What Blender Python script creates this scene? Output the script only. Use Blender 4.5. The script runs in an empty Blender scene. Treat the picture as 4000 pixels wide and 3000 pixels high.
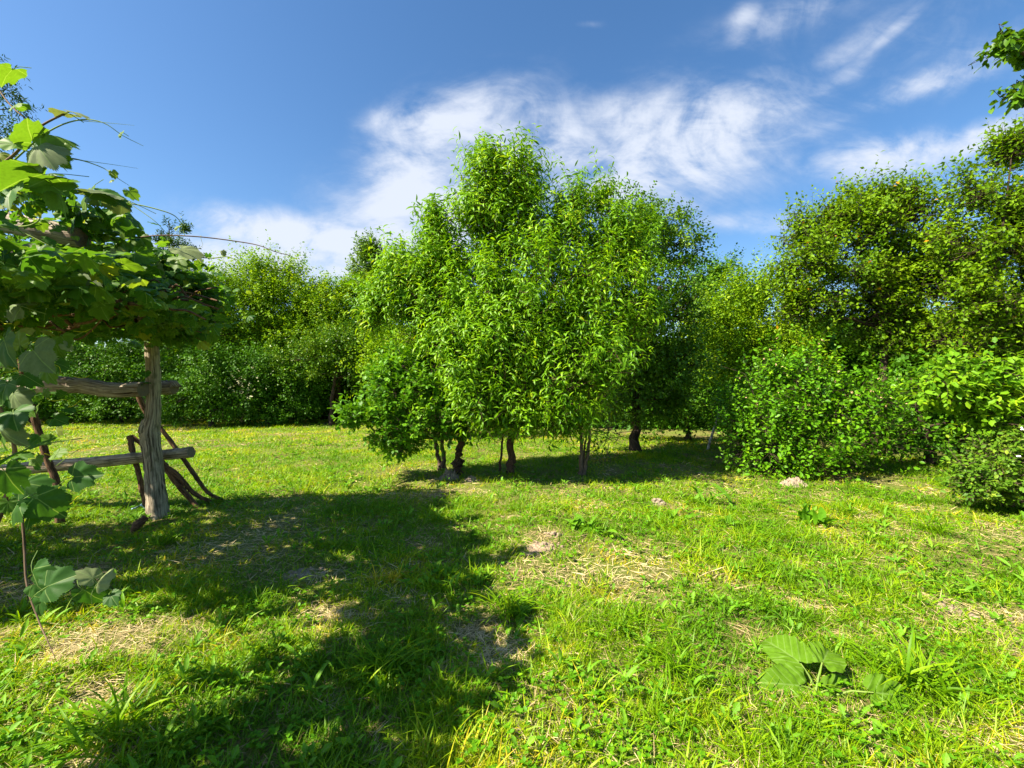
import bpy, math
import numpy as np
from mathutils import Vector

# ------------------------------------------------------------------ camera, world, sun
S = bpy.context.scene
COL = S.collection
FPX, CZ = 1678.0, 1.6                     # focal length in photo pixels (4000 wide), eye height
cd = bpy.data.cameras.new('camera'); cam = bpy.data.objects.new('camera', cd); COL.objects.link(cam)
cam.location = (0, 0, CZ); cam.rotation_euler = (math.radians(90), 0, 0)
cd.sensor_width = 36; cd.lens = 36*FPX/4000; cd.clip_end = 2000; cd.clip_start = 0.05
S.camera = cam
S.view_settings.view_transform = 'Standard'; S.view_settings.look = 'None'
S.view_settings.exposure = 1.65; S.view_settings.gamma = 1.0
SUN_E, SUN_A = math.radians(45), math.radians(25)      # elevation; angle of the shadow direction away from +X
s_dir = np.array([-math.cos(SUN_E)*math.cos(SUN_A), -math.cos(SUN_E)*math.sin(SUN_A), math.sin(SUN_E)])
ld = bpy.data.lights.new('sun', 'SUN'); ld.energy = 5.0; ld.angle = math.radians(0.5); ld.color = (1, .90, .72)
lo = bpy.data.objects.new('sun', ld); COL.objects.link(lo); lo.location = (-20, -3, 20)
lo.rotation_euler = Vector(tuple(-s_dir)).to_track_quat('-Z', 'Y').to_euler()

W = bpy.data.worlds.new('World'); S.world = W; W.use_nodes = True
nt = W.node_tree; nt.nodes.clear()
def N(tree, t, **k):
    n = tree.nodes.new(t)
    for a, b in k.items(): setattr(n, a, b)
    return n
def M(tree, op, a, b=None, c=None, clamp=False):
    n = tree.nodes.new('ShaderNodeMath'); n.operation = op; n.use_clamp = clamp
    for i, v in enumerate((a, b, c)):
        if v is None: continue
        if isinstance(v, (int, float)): n.inputs[i].default_value = v
        else: tree.links.new(v, n.inputs[i])
    return n.outputs[0]
sky = N(nt, 'ShaderNodeTexSky', sky_type='NISHITA', sun_disc=False)
sky.sun_elevation = SUN_E; sky.sun_rotation = math.radians(245) ; sky.air_density = 1.0; sky.dust_density = 0.7; sky.ozone_density = 2.2
tc = N(nt, 'ShaderNodeTexCoord'); sp = N(nt, 'ShaderNodeSeparateXYZ'); nt.links.new(tc.outputs['Generated'], sp.inputs[0])
yy = M(nt, 'MAXIMUM', sp.outputs[1], 0.04)
u = M(nt, 'DIVIDE', sp.outputs[0], yy); v = M(nt, 'DIVIDE', sp.outputs[2], yy)
cmb = N(nt, 'ShaderNodeCombineXYZ'); nt.links.new(u, cmb.inputs[0]); nt.links.new(v, cmb.inputs[1])
def wnoise(sx, sy, rot, scale, detail, rough, dist=0.0, off=0.0):
    mp = N(nt, 'ShaderNodeMapping'); mp.inputs['Scale'].default_value = (sx, sy, 1); mp.inputs['Rotation'].default_value = (0, 0, rot)
    mp.inputs['Location'].default_value = (off, off*.7, off)
    nt.links.new(cmb.outputs[0], mp.inputs[0])
    n = N(nt, 'ShaderNodeTexNoise'); n.inputs['Scale'].default_value = scale; n.inputs['Detail'].default_value = detail
    n.inputs['Roughness'].default_value = rough; n.inputs['Distortion'].default_value = dist
    nt.links.new(mp.outputs[0], n.inputs['Vector']); return n.outputs['Fac']
# cloud masses as directions in the sky: (px, py, rx, ry, tilt deg, amount)
clouds = [(1780, 470, 300, 130, 20, .8), (2000, 560, 330, 200, 0, .75), (2420, 480, 260, 120, -15, .62), (2700, 560, 470, 210, 8, .9), (1600, 760, 260, 130, 40, .75),
          (2850, 460, 240, 120, 28, .7), (1560, 640, 230, 130, 50, .72), (1700, 820, 380, 150, -5, .9), (2300, 700, 500, 150, 0, .75), (1250, 930, 520, 90, -6, .85),
          (1000, 880, 260, 60, -12, .8), (1050, 1010, 700, 110, 0, 1.0), (1500, 1030, 300, 120, 0, .9), (3430, 610, 330, 85, 6, .85), (3800, 560, 260, 70, 25, .7),
          (2950, 870, 260, 50, -3, .6), (2900, 90, 110, 60, 60, .52), (3600, 330, 300, 60, 18, .5), (3850, 230, 300, 90, 25, .5), (3200, 360, 260, 40, 30, .42), (3480, 130, 200, 30, 40, .42), (2060, 420, 60, 90, 15, .7), (1500, 480, 160, 70, 30, .5), (3250, 480, 160, 30, 20, .4), (3900, 480, 200, 50, 20, .6),
          (3100, 60, 420, 90, 20, .36), (3350, 170, 260, 60, 35, .36), (3600, 150, 500, 200, 20, .22), (2300, 95, 50, 16, 0, .22)]
msum = None
for (px, py, rx, ry, tl, am) in clouds:
    cu, cv = (px-2000)/FPX, (1500-py)/FPX; rx /= FPX; ry /= FPX; t = math.radians(tl)
    du = M(nt, 'SUBTRACT', u, cu); dv = M(nt, 'SUBTRACT', v, cv)
    a = M(nt, 'MULTIPLY_ADD', du, math.cos(t)/rx, M(nt, 'MULTIPLY', dv, math.sin(t)/rx))
    b = M(nt, 'MULTIPLY_ADD', du, -math.sin(t)/ry, M(nt, 'MULTIPLY', dv, math.cos(t)/ry))
    q = M(nt, 'ADD', M(nt, 'MULTIPLY', a, a), M(nt, 'MULTIPLY', b, b))
    g = M(nt, 'MULTIPLY', M(nt, 'EXPONENT', M(nt, 'MULTIPLY', q, -1.0)), am)
    msum = g if msum is None else M(nt, 'MAXIMUM', msum, M(nt, 'MULTIPLY_ADD', g, .35, M(nt, 'MULTIPLY', msum, .95)))
    if msum is not g: msum = M(nt, 'MAXIMUM', msum, g)
n1 = wnoise(1, 1.3, .6, 3.4, 12, .60, 1.0); n2 = wnoise(1, 2.4, -.45, 7.5, 10, .6, .7, 3.1); n3 = wnoise(1, 1.6, .5, 20, 7, .6, 0.4, 7.7)
nz = M(nt, 'ADD', M(nt, 'MULTIPLY', n1, .62), M(nt, 'ADD', M(nt, 'MULTIPLY', n2, .25), M(nt, 'MULTIPLY', n3, .13)))
nz = M(nt, 'MULTIPLY_ADD', M(nt, 'SUBTRACT', nz, .5), 3.6, .5)
dens = M(nt, 'ADD', msum, M(nt, 'MULTIPLY', M(nt, 'SUBTRACT', nz, .55), M(nt, 'ADD', M(nt, 'MULTIPLY', msum, 1.15), .16)))
mr = N(nt, 'ShaderNodeMapRange', interpolation_type='SMOOTHSTEP'); mr.inputs[1].default_value = .04; mr.inputs[2].default_value = 1.05
nt.links.new(dens, mr.inputs[0])
hs = N(nt, 'ShaderNodeHueSaturation'); hs.inputs['Saturation'].default_value = 1.22; hs.inputs['Value'].default_value = 1.0
nt.links.new(sky.outputs[0], hs.inputs['Color'])
mx = N(nt, 'ShaderNodeMix', data_type='RGBA'); mx.inputs[7].default_value = (4.2, 4.5, 5.1, 1)
nt.links.new(M(nt, 'MULTIPLY', mr.outputs[0], .92), mx.inputs[0]); nt.links.new(hs.outputs[0], mx.inputs[6])
bg = N(nt, 'ShaderNodeBackground'); bg.inputs[1].default_value = 0.066
out = N(nt, 'ShaderNodeOutputWorld'); nt.links.new(mx.outputs[2], bg.inputs[0]); nt.links.new(bg.outputs[0], out.inputs[0])

# ------------------------------------------------------------------ helpers
def P(px, py, D): return np.array([(px-2000)/FPX*D, D, CZ-(py-1500)/FPX*D])
def G(px, py): D = CZ*FPX/(py-1500.); return np.array([(px-2000)/FPX*D, D, 0.])
_grids = {}
def vnoise(x, y, scale, seed):
    if seed not in _grids: _grids[seed] = np.random.default_rng(seed).random((64, 64))
    g = _grids[seed]; X = np.asarray(x)*scale; Y = np.asarray(y)*scale
    xi = np.floor(X).astype(int); yi = np.floor(Y).astype(int); fx = X-xi; fy = Y-yi
    fx = fx*fx*(3-2*fx); fy = fy*fy*(3-2*fy)
    a = g[xi % 64, yi % 64]; b = g[(xi+1) % 64, yi % 64]; c = g[xi % 64, (yi+1) % 64]; d = g[(xi+1) % 64, (yi+1) % 64]
    return (a*(1-fx)+b*fx)*(1-fy)+(c*(1-fx)+d*fx)*fy
def fbm(x, y, scale, seed): return .5*vnoise(x, y, scale, seed)+.3*vnoise(x, y, scale*2.1, seed+1)+.2*vnoise(x, y, scale*4.7, seed+2)
def gz(x, y):
    r = np.hypot(x, y)
    return ((fbm(x, y, .45, 5)-.5)*.16+(vnoise(x, y, 3.1, 9)-.5)*.03)*np.clip(1.5-r/60, 0, 1)
def inpoly(x, y, poly):
    x = np.asarray(x); y = np.asarray(y); r = np.zeros(x.shape, bool); n = len(poly)
    for i in range(n):
        x1, y1 = poly[i]; x2, y2 = poly[(i+1) % n]
        c = ((y1 > y) != (y2 > y)) & (x < (x2-x1)*(y-y1)/((y2-y1) or 1e-9)+x1)
        r ^= c
    return r

class Geo:
    """collects vertices, faces and per-point attributes, then becomes ONE mesh object"""
    def __init__(s): s.V = []; s.L = []; s.T = []; s.R = []; s.C = []; s.n = 0
    def add(s, V, faces, rnd=0.5, tc=None):
        V = np.asarray(V, float).reshape(-1, 3); m = len(V)
        for F in faces:
            F = np.asarray(F, int); s.L.append((F+s.n).ravel()); s.T.append(np.full(len(F), F.shape[1]))
        s.V.append(V); s.R.append(np.broadcast_to(np.asarray(rnd, float), (m,))); s.C.append(V*0 if tc is None else np.asarray(tc, float).reshape(-1, 3)); s.n += m
    def inst(s, tpl, pos, X, Y, Z, size, rnd, w=1.0):
        tv, tf = tpl; pos = np.asarray(pos); n = len(pos); k = len(tv)
        if n == 0: return
        size = np.broadcast_to(size, (n,)); w = np.broadcast_to(w, (n,))
        q = (tv[None, :, 0:1]*w[:, None, None]*X[:, None, :]+tv[None, :, 1:2]*Y[:, None, :]+tv[None, :, 2:3]*Z[:, None, :])*size[:, None, None]+pos[:, None, :]
        off = np.arange(n)[:, None, None]*k
        fs = [(np.asarray(f)[None]+off).reshape(-1, np.asarray(f).shape[1]) for f in tf]
        s.add(q.reshape(-1, 3), fs, np.repeat(rnd, k), np.tile(tv, (n, 1)))
    def build(s, name, mat, parent=None, smooth=True, loc=None):
        me = bpy.data.meshes.new(name)
        V = np.concatenate(s.V).astype(np.float32)
        if loc is not None: V = V-np.asarray(loc, np.float32)
        L = np.concatenate(s.L).astype(np.int32); T = np.concatenate(s.T)
        me.vertices.add(len(V)); me.vertices.foreach_set('co', V.ravel())
        me.loops.add(len(L)); me.loops.foreach_set('vertex_index', L)
        me.polygons.add(len(T)); me.polygons.foreach_set('loop_start', np.concatenate([[0], np.cumsum(T)[:-1]]).astype(np.int32))
        if smooth: me.polygons.foreach_set('use_smooth', np.ones(len(T), bool))
        me.update(calc_edges=True)
        a = me.attributes.new('rnd', 'FLOAT', 'POINT'); a.data.foreach_set('value', np.concatenate(s.R).astype(np.float32))
        c = me.attributes.new('tc', 'FLOAT_VECTOR', 'POINT'); c.data.foreach_set('vector', np.concatenate(s.C).astype(np.float32).ravel())
        me.materials.append(mat)
        o = bpy.data.objects.new(name, me); COL.objects.link(o)
        if parent is not None: o.parent = parent
        elif loc is not None: o.location = tuple(loc)
        return o
def tag(o, label=None, cat=None, group=None, kind=None):
    if label: o['label'] = label
    if cat: o['category'] = cat
    if group: o['group'] = group
    if kind: o['kind'] = kind
    return o
def thing(name, label, cat, loc, group=None):
    o = bpy.data.objects.new(name, None); COL.objects.link(o); o.location = tuple(float(a) for a in loc); o.empty_display_size = .2
    return tag(o, label, cat, group)
def unit(a): return a/np.maximum(np.linalg.norm(a, axis=-1, keepdims=True), 1e-9)
def spline(pts, n):
    """Catmull-Rom through rows (any columns)"""
    p = np.asarray(pts, float); m = len(p)
    if m < 2: return p
    q = np.vstack([2*p[0]-p[1], p, 2*p[-1]-p[-2]]); t = np.linspace(0, m-1-1e-6, n); i = t.astype(int); f = (t-i)[:, None]
    a, b, c, d = q[i], q[i+1], q[i+2], q[i+3]
    return .5*((2*b)+(-a+c)*f+(2*a-5*b+4*c-d)*f**2+(-a+3*b-3*c+d)*f**3)
def tube(geo, pts, rad, seg=8, rough=0.0, cap=True, rng=None, rnd=.5, lump=0.0):
    pts = np.asarray(pts, float); n = len(pts); rad = np.broadcast_to(rad, (n,)).astype(float)
    t = np.gradient(pts, axis=0); t = unit(t); ref = np.array([0, 0, 1.]) if abs(t[0][2]) < .8 else np.array([1., 0, 0])
    a = unit(np.cross(t, ref)); b = np.cross(t, a)
    ang = np.arange(seg)/seg*2*np.pi; al = np.concatenate([[0], np.cumsum(np.linalg.norm(np.diff(pts, axis=0), axis=1))])
    R = np.repeat(rad[:, None], seg, 1)
    if rough and rng is not None:
        R = R*(1+rough*(rng.random(seg)[None]-.5)*1.2+rough*(rng.random((n, seg))-.5))
    ca, sa = np.cos(ang), np.sin(ang)
    V = pts[:, None]+(a[:, None]*ca[None, :, None]+b[:, None]*sa[None, :, None])*R[:, :, None]
    tcs = np.stack(np.broadcast_arrays(ca[None]*rad.max(), sa[None]*rad.max(), al[:, None]), -1)
    i = np.arange(n-1)[:, None]*seg; j = np.arange(seg)[None]; k = (j+1) % seg
    F = np.stack([i+j, i+k, i+seg+k, i+seg+j], -1).reshape(-1, 4); fs = [F]
    geo.add(V, fs, rnd, tcs)
    if cap:
        for e, idx in ((0, 0), (1, n-1)):
            c = pts[idx]; ring = V[idx]; VV = np.vstack([c[None], ring])
            q = np.arange(seg); tri = np.stack([np.zeros(seg, int), 1+q, 1+(q+1) % seg], -1)
            tt = np.vstack([[0, 0, al[idx]], tcs[idx]])
            geo.add(VV, [tri if e else tri[:, ::-1]], 0.97, tt)

# ------------------------------------------------------------------ materials
def mat_base(name):
    m = bpy.data.materials.new(name); m.use_nodes = True; t = m.node_tree; t.nodes.clear()
    return m, t, N(t, 'ShaderNodeOutputMaterial')
def ramp(t, fac, stops):
    r = N(t, 'ShaderNodeValToRGB'); e = r.color_ramp.elements
    while len(e) < len(stops): e.new(.5)
    for i, (p, c) in enumerate(stops): e[i].position = p; e[i].color = (*c, 1)
    t.links.new(fac, r.inputs[0]); return r.outputs[0]
def leaf_mat(name, stops, trans=.35, rough=.5, veins=0, spec=.35, tt=(1.5, 1.35, .6), gain=(1.95, 1.50, .45)):
    m, t, o = mat_base(name)
    stops = [(p_, (min(1, c_[0]*gain[0]), min(1, c_[1]*gain[1]), c_[2]*gain[2])) for p_, c_ in stops]; spec *= .45
    at = N(t, 'ShaderNodeAttribute', attribute_name='rnd'); col = ramp(t, at.outputs['Fac'], stops)
    if veins:
        ac = N(t, 'ShaderNodeAttribute', attribute_name='tc'); s = N(t, 'ShaderNodeSeparateXYZ'); t.links.new(ac.outputs['Vector'], s.inputs[0])
        if veins == 1:                       # palmate veins radiating from the stalk
            an = M(t, 'ARCTAN2', s.outputs[0], s.outputs[1])
            w = M(t, 'ABSOLUTE', M(t, 'SINE', M(t, 'MULTIPLY', an, 2.4)))
            rr = M(t, 'SQRT', M(t, 'ADD', M(t, 'MULTIPLY', s.outputs[0], s.outputs[0]), M(t, 'MULTIPLY', s.outputs[1], s.outputs[1])))
            w = M(t, 'MULTIPLY', w, rr)
        else:                                # pinnate: midrib and side veins
            w1 = M(t, 'MULTIPLY', M(t, 'ABSOLUTE', s.outputs[0]), 1.6)
            w2 = M(t, 'ABSOLUTE', M(t, 'SINE', M(t, 'MULTIPLY', M(t, 'SUBTRACT', s.outputs[1], M(t, 'MULTIPLY', M(t, 'ABSOLUTE', s.outputs[0]), .9)), 17)))
            w = M(t, 'MINIMUM', w1, M(t, 'MULTIPLY_ADD', w2, .09, .012))
        f = N(t, 'ShaderNodeMapRange'); f.inputs[1].default_value = .01; f.inputs[2].default_value = .045; f.inputs[3].default_value = .8 if veins == 1 else .4; f.inputs[4].default_value = 0
        t.links.new(w, f.inputs[0])
        mv = N(t, 'ShaderNodeMix', data_type='RGBA'); t.links.new(f.outputs[0], mv.inputs[0]); t.links.new(col, mv.inputs[6]); mv.inputs[7].default_value = (.22, .32, .10, 1); col = mv.outputs[2]
    tn = N(t, 'ShaderNodeTexNoise'); tn.inputs['Scale'].default_value = 60; g = N(t, 'ShaderNodeNewGeometry'); t.links.new(g.outputs['Position'], tn.inputs['Vector'])
    hv = N(t, 'ShaderNodeHueSaturation'); t.links.new(M(t, 'MULTIPLY_ADD', tn.outputs['Fac'], .5, .75), hv.inputs['Value']); t.links.new(col, hv.inputs['Color']); col = hv.outputs[0]
    p = N(t, 'ShaderNodeBsdfPrincipled'); p.inputs['Roughness'].default_value = rough; p.inputs['Specular IOR Level'].default_value = spec
    t.links.new(col, p.inputs['Base Color'])
    tr = N(t, 'ShaderNodeBsdfTranslucent'); mu = N(t, 'ShaderNodeMix', data_type='RGBA', blend_type='MULTIPLY'); mu.inputs[0].default_value = 1; mu.inputs[7].default_value = (*tt, 1)
    t.links.new(col, mu.inputs[6]); t.links.new(mu.outputs[2], tr.inputs[0])
    ms = N(t, 'ShaderNodeMixShader'); ms.inputs[0].default_value = trans
    t.links.new(p.outputs[0], ms.inputs[1]); t.links.new(tr.outputs[0], ms.inputs[2]); t.links.new(ms.outputs[0], o.inputs[0])
    return m
def bark_mat(name, dark, light, fx=40, fz=5, bump=.5, end=None, moss=None, rough=.85):
    m, t, o = mat_base(name)
    ac = N(t, 'ShaderNodeAttribute', attribute_name='tc'); mp = N(t, 'ShaderNodeMapping'); mp.inputs['Scale'].default_value = (fx, fx, fz)
    t.links.new(ac.outputs['Vector'], mp.inputs[0])
    n = N(t, 'ShaderNodeTexNoise'); n.inputs['Scale'].default_value = 1; n.inputs['Detail'].default_value = 8; n.inputs['Roughness'].default_value = .65; n.inputs['Distortion'].default_value = .4
    t.links.new(mp.outputs[0], n.inputs['Vector'])
    mid = tuple((a+b)/2 for a, b in zip(dark, light))
    col = ramp(t, n.outputs['Fac'], [(.32, tuple(a*.25 for a in dark)), (.38, dark), (.48, mid), (.58, light)])
    n2 = N(t, 'ShaderNodeTexNoise'); n2.inputs['Scale'].default_value = 9; n2.inputs['Detail'].default_value = 4; t.links.new(ac.outputs['Vector'], n2.inputs['Vector'])
    mm = N(t, 'ShaderNodeMix', data_type='RGBA'); mm.inputs[7].default_value = (*(moss or tuple(a*.55 for a in dark)), 1)
    f = N(t, 'ShaderNodeMapRange'); f.inputs[1].default_value = .52; f.inputs[2].default_value = .68; f.inputs[4].default_value = .7; t.links.new(n2.outputs['Fac'], f.inputs[0])
    t.links.new(f.outputs[0], mm.inputs[0]); t.links.new(col, mm.inputs[6]); col = mm.outputs[2]
    if end:
        ar = N(t, 'ShaderNodeAttribute', attribute_name='rnd'); me = N(t, 'ShaderNodeMix', data_type='RGBA'); me.inputs[7].default_value = (*end, 1)
        t.links.new(M(t, 'GREATER_THAN', ar.outputs['Fac'], .9), me.inputs[0]); t.links.new(col, me.inputs[6]); col = me.outputs[2]
    p = N(t, 'ShaderNodeBsdfPrincipled'); p.inputs['Roughness'].default_value = rough; p.inputs['Specular IOR Level'].default_value = .2; t.links.new(col, p.inputs['Base Color'])
    b = N(t, 'ShaderNodeBump'); b.inputs['Strength'].default_value = bump; b.inputs['Distance'].default_value = .02; t.links.new(n.outputs['Fac'], b.inputs['Height']); t.links.new(b.outputs[0], p.inputs['Normal'])
    t.links.new(p.outputs[0], o.inputs[0]); return m
def plain_mat(name, col, rough=.7, var=.3, scale=30, bump=0):
    m, t, o = mat_base(name); g = N(t, 'ShaderNodeNewGeometry'); n = N(t, 'ShaderNodeTexNoise'); n.inputs['Scale'].default_value = scale; n.inputs['Detail'].default_value = 6
    t.links.new(g.outputs['Position'], n.inputs['Vector'])
    c = ramp(t, n.outputs['Fac'], [(.3, tuple(a*(1-var) for a in col)), (.7, tuple(min(1, a*(1+var)) for a in col))])
    p = N(t, 'ShaderNodeBsdfPrincipled'); p.inputs['Roughness'].default_value = rough; t.links.new(c, p.inputs['Base Color'])
    if bump:
        b = N(t, 'ShaderNodeBump'); b.inputs['Strength'].default_value = bump; b.inputs['Distance'].default_value = .02; t.links.new(n.outputs['Fac'], b.inputs['Height']); t.links.new(b.outputs[0], p.inputs['Normal'])
    t.links.new(p.outputs[0], o.inputs[0]); return m

def ground_mat():
    m, t, o = mat_base('meadow_soil'); g = N(t, 'ShaderNodeNewGeometry')
    def nz(s, d=6, r=.6):
        n = N(t, 'ShaderNodeTexNoise'); n.inputs['Scale'].default_value = s; n.inputs['Detail'].default_value = d; n.inputs['Roughness'].default_value = r
        t.links.new(g.outputs['Position'], n.inputs['Vector']); return n.outputs['Fac']
    fine = nz(70, 8, .7); big = nz(1.3, 5)
    soil = ramp(t, fine, [(.3, (.06, .045, .02)), (.5, (.19, .14, .06)), (.7, (.40, .31, .15))])
    gr = ramp(t, fine, [(.3, (.05, .10, .008)), (.7, (.17, .27, .025))])
    mx = N(t, 'ShaderNodeMix', data_type='RGBA'); t.links.new(ramp(t, big, [(.42, (.75,)*3), (.62, (.15,)*3)]), mx.inputs[0]); t.links.new(soil, mx.inputs[6]); t.links.new(gr, mx.inputs[7])
    p = N(t, 'ShaderNodeBsdfPrincipled'); p.inputs['Roughness'].default_value = .95; p.inputs['Specular IOR Level'].default_value = .1; t.links.new(mx.outputs[2], p.inputs['Base Color'])
    b = N(t, 'ShaderNodeBump'); b.inputs['Strength'].default_value = .8; b.inputs['Distance'].default_value = .03; t.links.new(fine, b.inputs['Height']); t.links.new(b.outputs[0], p.inputs['Normal'])
    t.links.new(p.outputs[0], o.inputs[0]); return m

# ------------------------------------------------------------------ leaf templates (x side, y along, z up)
def tpl_blade(st, curve, fold, widths):
    """strip leaf: st stations along, curved downward, folded on the midrib"""
    V = [(0, 0, 0)]; F3 = []; F4 = []
    for i in range(1, st):
        t = i/st; th = curve*t
        y = math.sin(th)/curve if curve else t; z = -(1-math.cos(th))/curve if curve else 0
        w = widths[i-1]; V += [(-w, y, z+fold*w), (0, y, z), (w, y, z+fold*w)]
    y = math.sin(curve)/curve if curve else 1; z = -(1-math.cos(curve))/curve if curve else 0
    V.append((0, y, z)); F3 += [(0, 2, 1), (0, 3, 2)]
    for i in range(st-2):
        a = 1+3*i; F4 += [(a, a+1, a+4, a+3), (a+1, a+2, a+5, a+4)]
    a = 1+3*(st-2); e = len(V)-1; F3 += [(a, a+1, e), (a+1, a+2, e)]
    return np.array(V, float), [F3, F4] if F4 else [F3]
PEACH = tpl_blade(5, 1.35, .35, [.085, .125, .11, .065])
OVAL = (np.array([(0, 0, 0), (-.27, .32, .05), (.27, .32, .05), (-.24, .68, .0), (.24, .68, .0), (0, 1, -.14), (0, .5, -.03)], float), [[(0, 2, 6), (0, 6, 1)], [(2, 4, 5, 6), (6, 5, 3, 1)]])
FAR = (np.array([(0, 0, 0), (.3, .45, .06), (0, 1, -.1), (-.3, .45, .06)], float), [[(0, 1, 2), (0, 2, 3)]])
NARROW = (np.array([(0, 0, 0), (.13, .45, .04), (0, 1, -.16), (-.13, .45, .04)], float), [[(0, 1, 2), (0, 2, 3)]])
def grape_outline(teeth=1):
    R = []
    lobes = [(-2.6, .44), (-2.25, .60), (-1.9, .60), (-1.6, .68), (-1.3, .78), (-1.08, .72), (-.88, .70), (-.66, .82), (-.5, .90), (-.36, .80), (-.24, .82), (-.12, .93), (0, 1.02)]
    for i, (a, r) in enumerate(lobes):
        R.append((math.sin(-a)*r*.82, math.cos(a)*r*.86+.16))
        if i < len(lobes)-1:
            a2, r2 = lobes[i+1]; 
            for q in range(1, 2*teeth):
                f_ = q/(2*teeth); am = a+(a2-a)*f_; rm = (r+(r2-r)*f_)*(.94 if q % 2 else 1.01); R.append((math.sin(-am)*rm*.82, math.cos(am)*rm*.86+.16))
    return R
def fan_leaf(right, c=(0, .12), cup=.25, droop=.3, wav=.05, rings=2):
    R = np.array(right, float); pts = [tuple(p) for p in R]+[(-x, y) for x, y in R[::-1][1:]]
    V = []; n = len(pts)
    def zz(x, y):
        r2 = x*x+(y-c[1])**2
        return cup*abs(x)*.6-droop*r2+wav*math.sin(7*math.atan2(x, y-c[1]))*r2**.5
    V.append((c[0], c[1], 0)); V += [(c[0]+(x-c[0])*.5, c[1]+(y-c[1])*.5, zz(c[0]+(x-c[0])*.5, c[1]+(y-c[1])*.5)) for x, y in pts]; V += [(x, y, zz(x, y)) for x, y in pts]
    if rings == 1:
        return np.array([V[0]]+V[1+n:], float), [[(0, 1+i+1, 1+i) for i in range(n-1)]]
    F3 = [(0, 1+i+1, 1+i) for i in range(n-1)]; F4 = [(1+i, 1+i+1, 1+n+i+1, 1+n+i) for i in range(n-1)]
    return np.array(V, float), [F3, F4]
GRAPE = fan_leaf(grape_outline())
GRAPE2 = fan_leaf(grape_outline(), cup=-.5, droop=.5, wav=.10)
GRAPE_B = fan_leaf(grape_outline(2), cup=.3, wav=.035)
GRAPE_B2 = fan_leaf(grape_outline(2), cup=-.45, droop=.45, wav=.055)
def ribbed_leaf(right, c, rings=7):
    R = np.array(right, float); R = spline(R, 30); pts = np.array([tuple(p) for p in R]+[(-x*.93, y*1.02) for x, y in R[::-1][1:]]); n = len(pts)
    V = [(c[0], c[1], 0)]
    for k in range(1, rings+1):
        f = k/rings
        for q, (x0, y0) in enumerate(pts):
            if k == rings: f2 = f*(1+.035*math.sin(q*2.1)+.02*math.sin(q*5.3))
            else: f2 = f
            x = c[0]+(x0-c[0])*f2; y = c[1]+(y0-c[1])*f2; ax = abs(x)
            z = .40*ax-.55*ax*ax-.35*max(y, 0)**2+.035*math.sin(24*(y-.8*ax))*min(ax*5, 1)+.05*math.sin(9*y+4*x+1)*f*f+.02*math.sin(31*x+17*y)
            V.append((x, y, z))
    F3 = [(0, 1+i+1, 1+i) for i in range(n-1)]; F4 = [(1+k*n+i, 1+k*n+i+1, 1+(k+1)*n+i+1, 1+(k+1)*n+i) for k in range(rings-1) for i in range(n-1)]
    return np.array(V, float), [F3, F4]
BURD = ribbed_leaf([(.03, -.02), (.08, -.12), (.2, -.16), (.36, -.06), (.44, .1), (.47, .26), (.44, .42), (.39, .56), (.33, .7), (.22, .84), (.12, .95), (0, 1.05)], (0, .05))
DOCK = tpl_blade(6, .9, .3, [.08, .13, .15, .13, .08])
OAK = fan_leaf([(.03, 0), (.05, .12), (.15, .25), (.08, .33), (.24, .45), (.25, .52), (.13, .57), (.30, .71), (.28, .80), (.15, .81), (.13, .94), (0, 1.02)], c=(0, .52), cup=.4, droop=.5, wav=.06, rings=1)
DAND = fan_leaf([(.02, 0), (.03, .2), (.10, .22), (.04, .32), (.13, .38), (.06, .46), (.17, .56), (.09, .62), (.19, .74), (.14, .86), (0, 1.0)], c=(0, .55), cup=.5, droop=.5, wav=.05, rings=1)

def frames(d, up, rng, roll=.6):
    """leaf frames: Y along d, Z near up with random roll"""
    Y = unit(d); r = up+rng.normal(0, roll, Y.shape); X = unit(np.cross(Y, r)); Z = np.cross(X, Y); return X, Y, Z

# ------------------------------------------------------------------ materials in use
Mpeach = leaf_mat('peach_leaf', [(0, (.036, .120, .010)), (.5, (.080, .225, .014)), (.85, (.135, .30, .018)), (1, (.19, .30, .02))], trans=.34, rough=.42, spec=.5)
Moak = leaf_mat('oak_leaf', [(0, (.030, .115, .012)), (.6, (.060, .195, .018)), (1, (.12, .28, .03))], trans=.35, rough=.45, spec=.5)
Mapple = leaf_mat('fruit_leaf', [(0, (.020, .070, .010)), (.6, (.045, .135, .014)), (1, (.10, .20, .03))], trans=.25, rough=.4, spec=.5)
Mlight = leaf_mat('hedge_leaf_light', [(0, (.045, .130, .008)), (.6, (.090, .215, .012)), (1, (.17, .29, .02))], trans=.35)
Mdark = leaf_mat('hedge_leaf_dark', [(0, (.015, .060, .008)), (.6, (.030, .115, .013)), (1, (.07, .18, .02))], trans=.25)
Myel = leaf_mat('tinted_leaf', [(0, (.038, .115, .008)), (.6, (.080, .19, .010)), (.93, (.095, .20, .012)), (1, (.22, .15, .02))], trans=.35)
Mshrub = leaf_mat('shrub_leaf', [(0, (.028, .115, .008)), (.6, (.058, .195, .012)), (1, (.12, .28, .02))], trans=.32, rough=.42, spec=.5)
Melder = leaf_mat('elder_leaf', [(0, (.040, .140, .015)), (.6, (.080, .215, .020)), (1, (.16, .30, .03))], trans=.35)
Mdusty = leaf_mat('dusty_leaf', [(0, (.025, .085, .015)), (.6, (.055, .145, .025)), (1, (.12, .21, .05))], trans=.25)
Mfir = leaf_mat('fir_leaf', [(0, (.012, .045, .010)), (1, (.04, .12, .02))], trans=.1)
Mvine = leaf_mat('vine_leaf', [(0, (.022, .075, .022)), (.45, (.045, .120, .025)), (.8, (.085, .165, .030)), (1, (.17, .21, .05))], trans=.42, rough=.5, veins=1, tt=(1.5, 1.5, .4), gain=(1.4, 1.3, .8))
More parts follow.
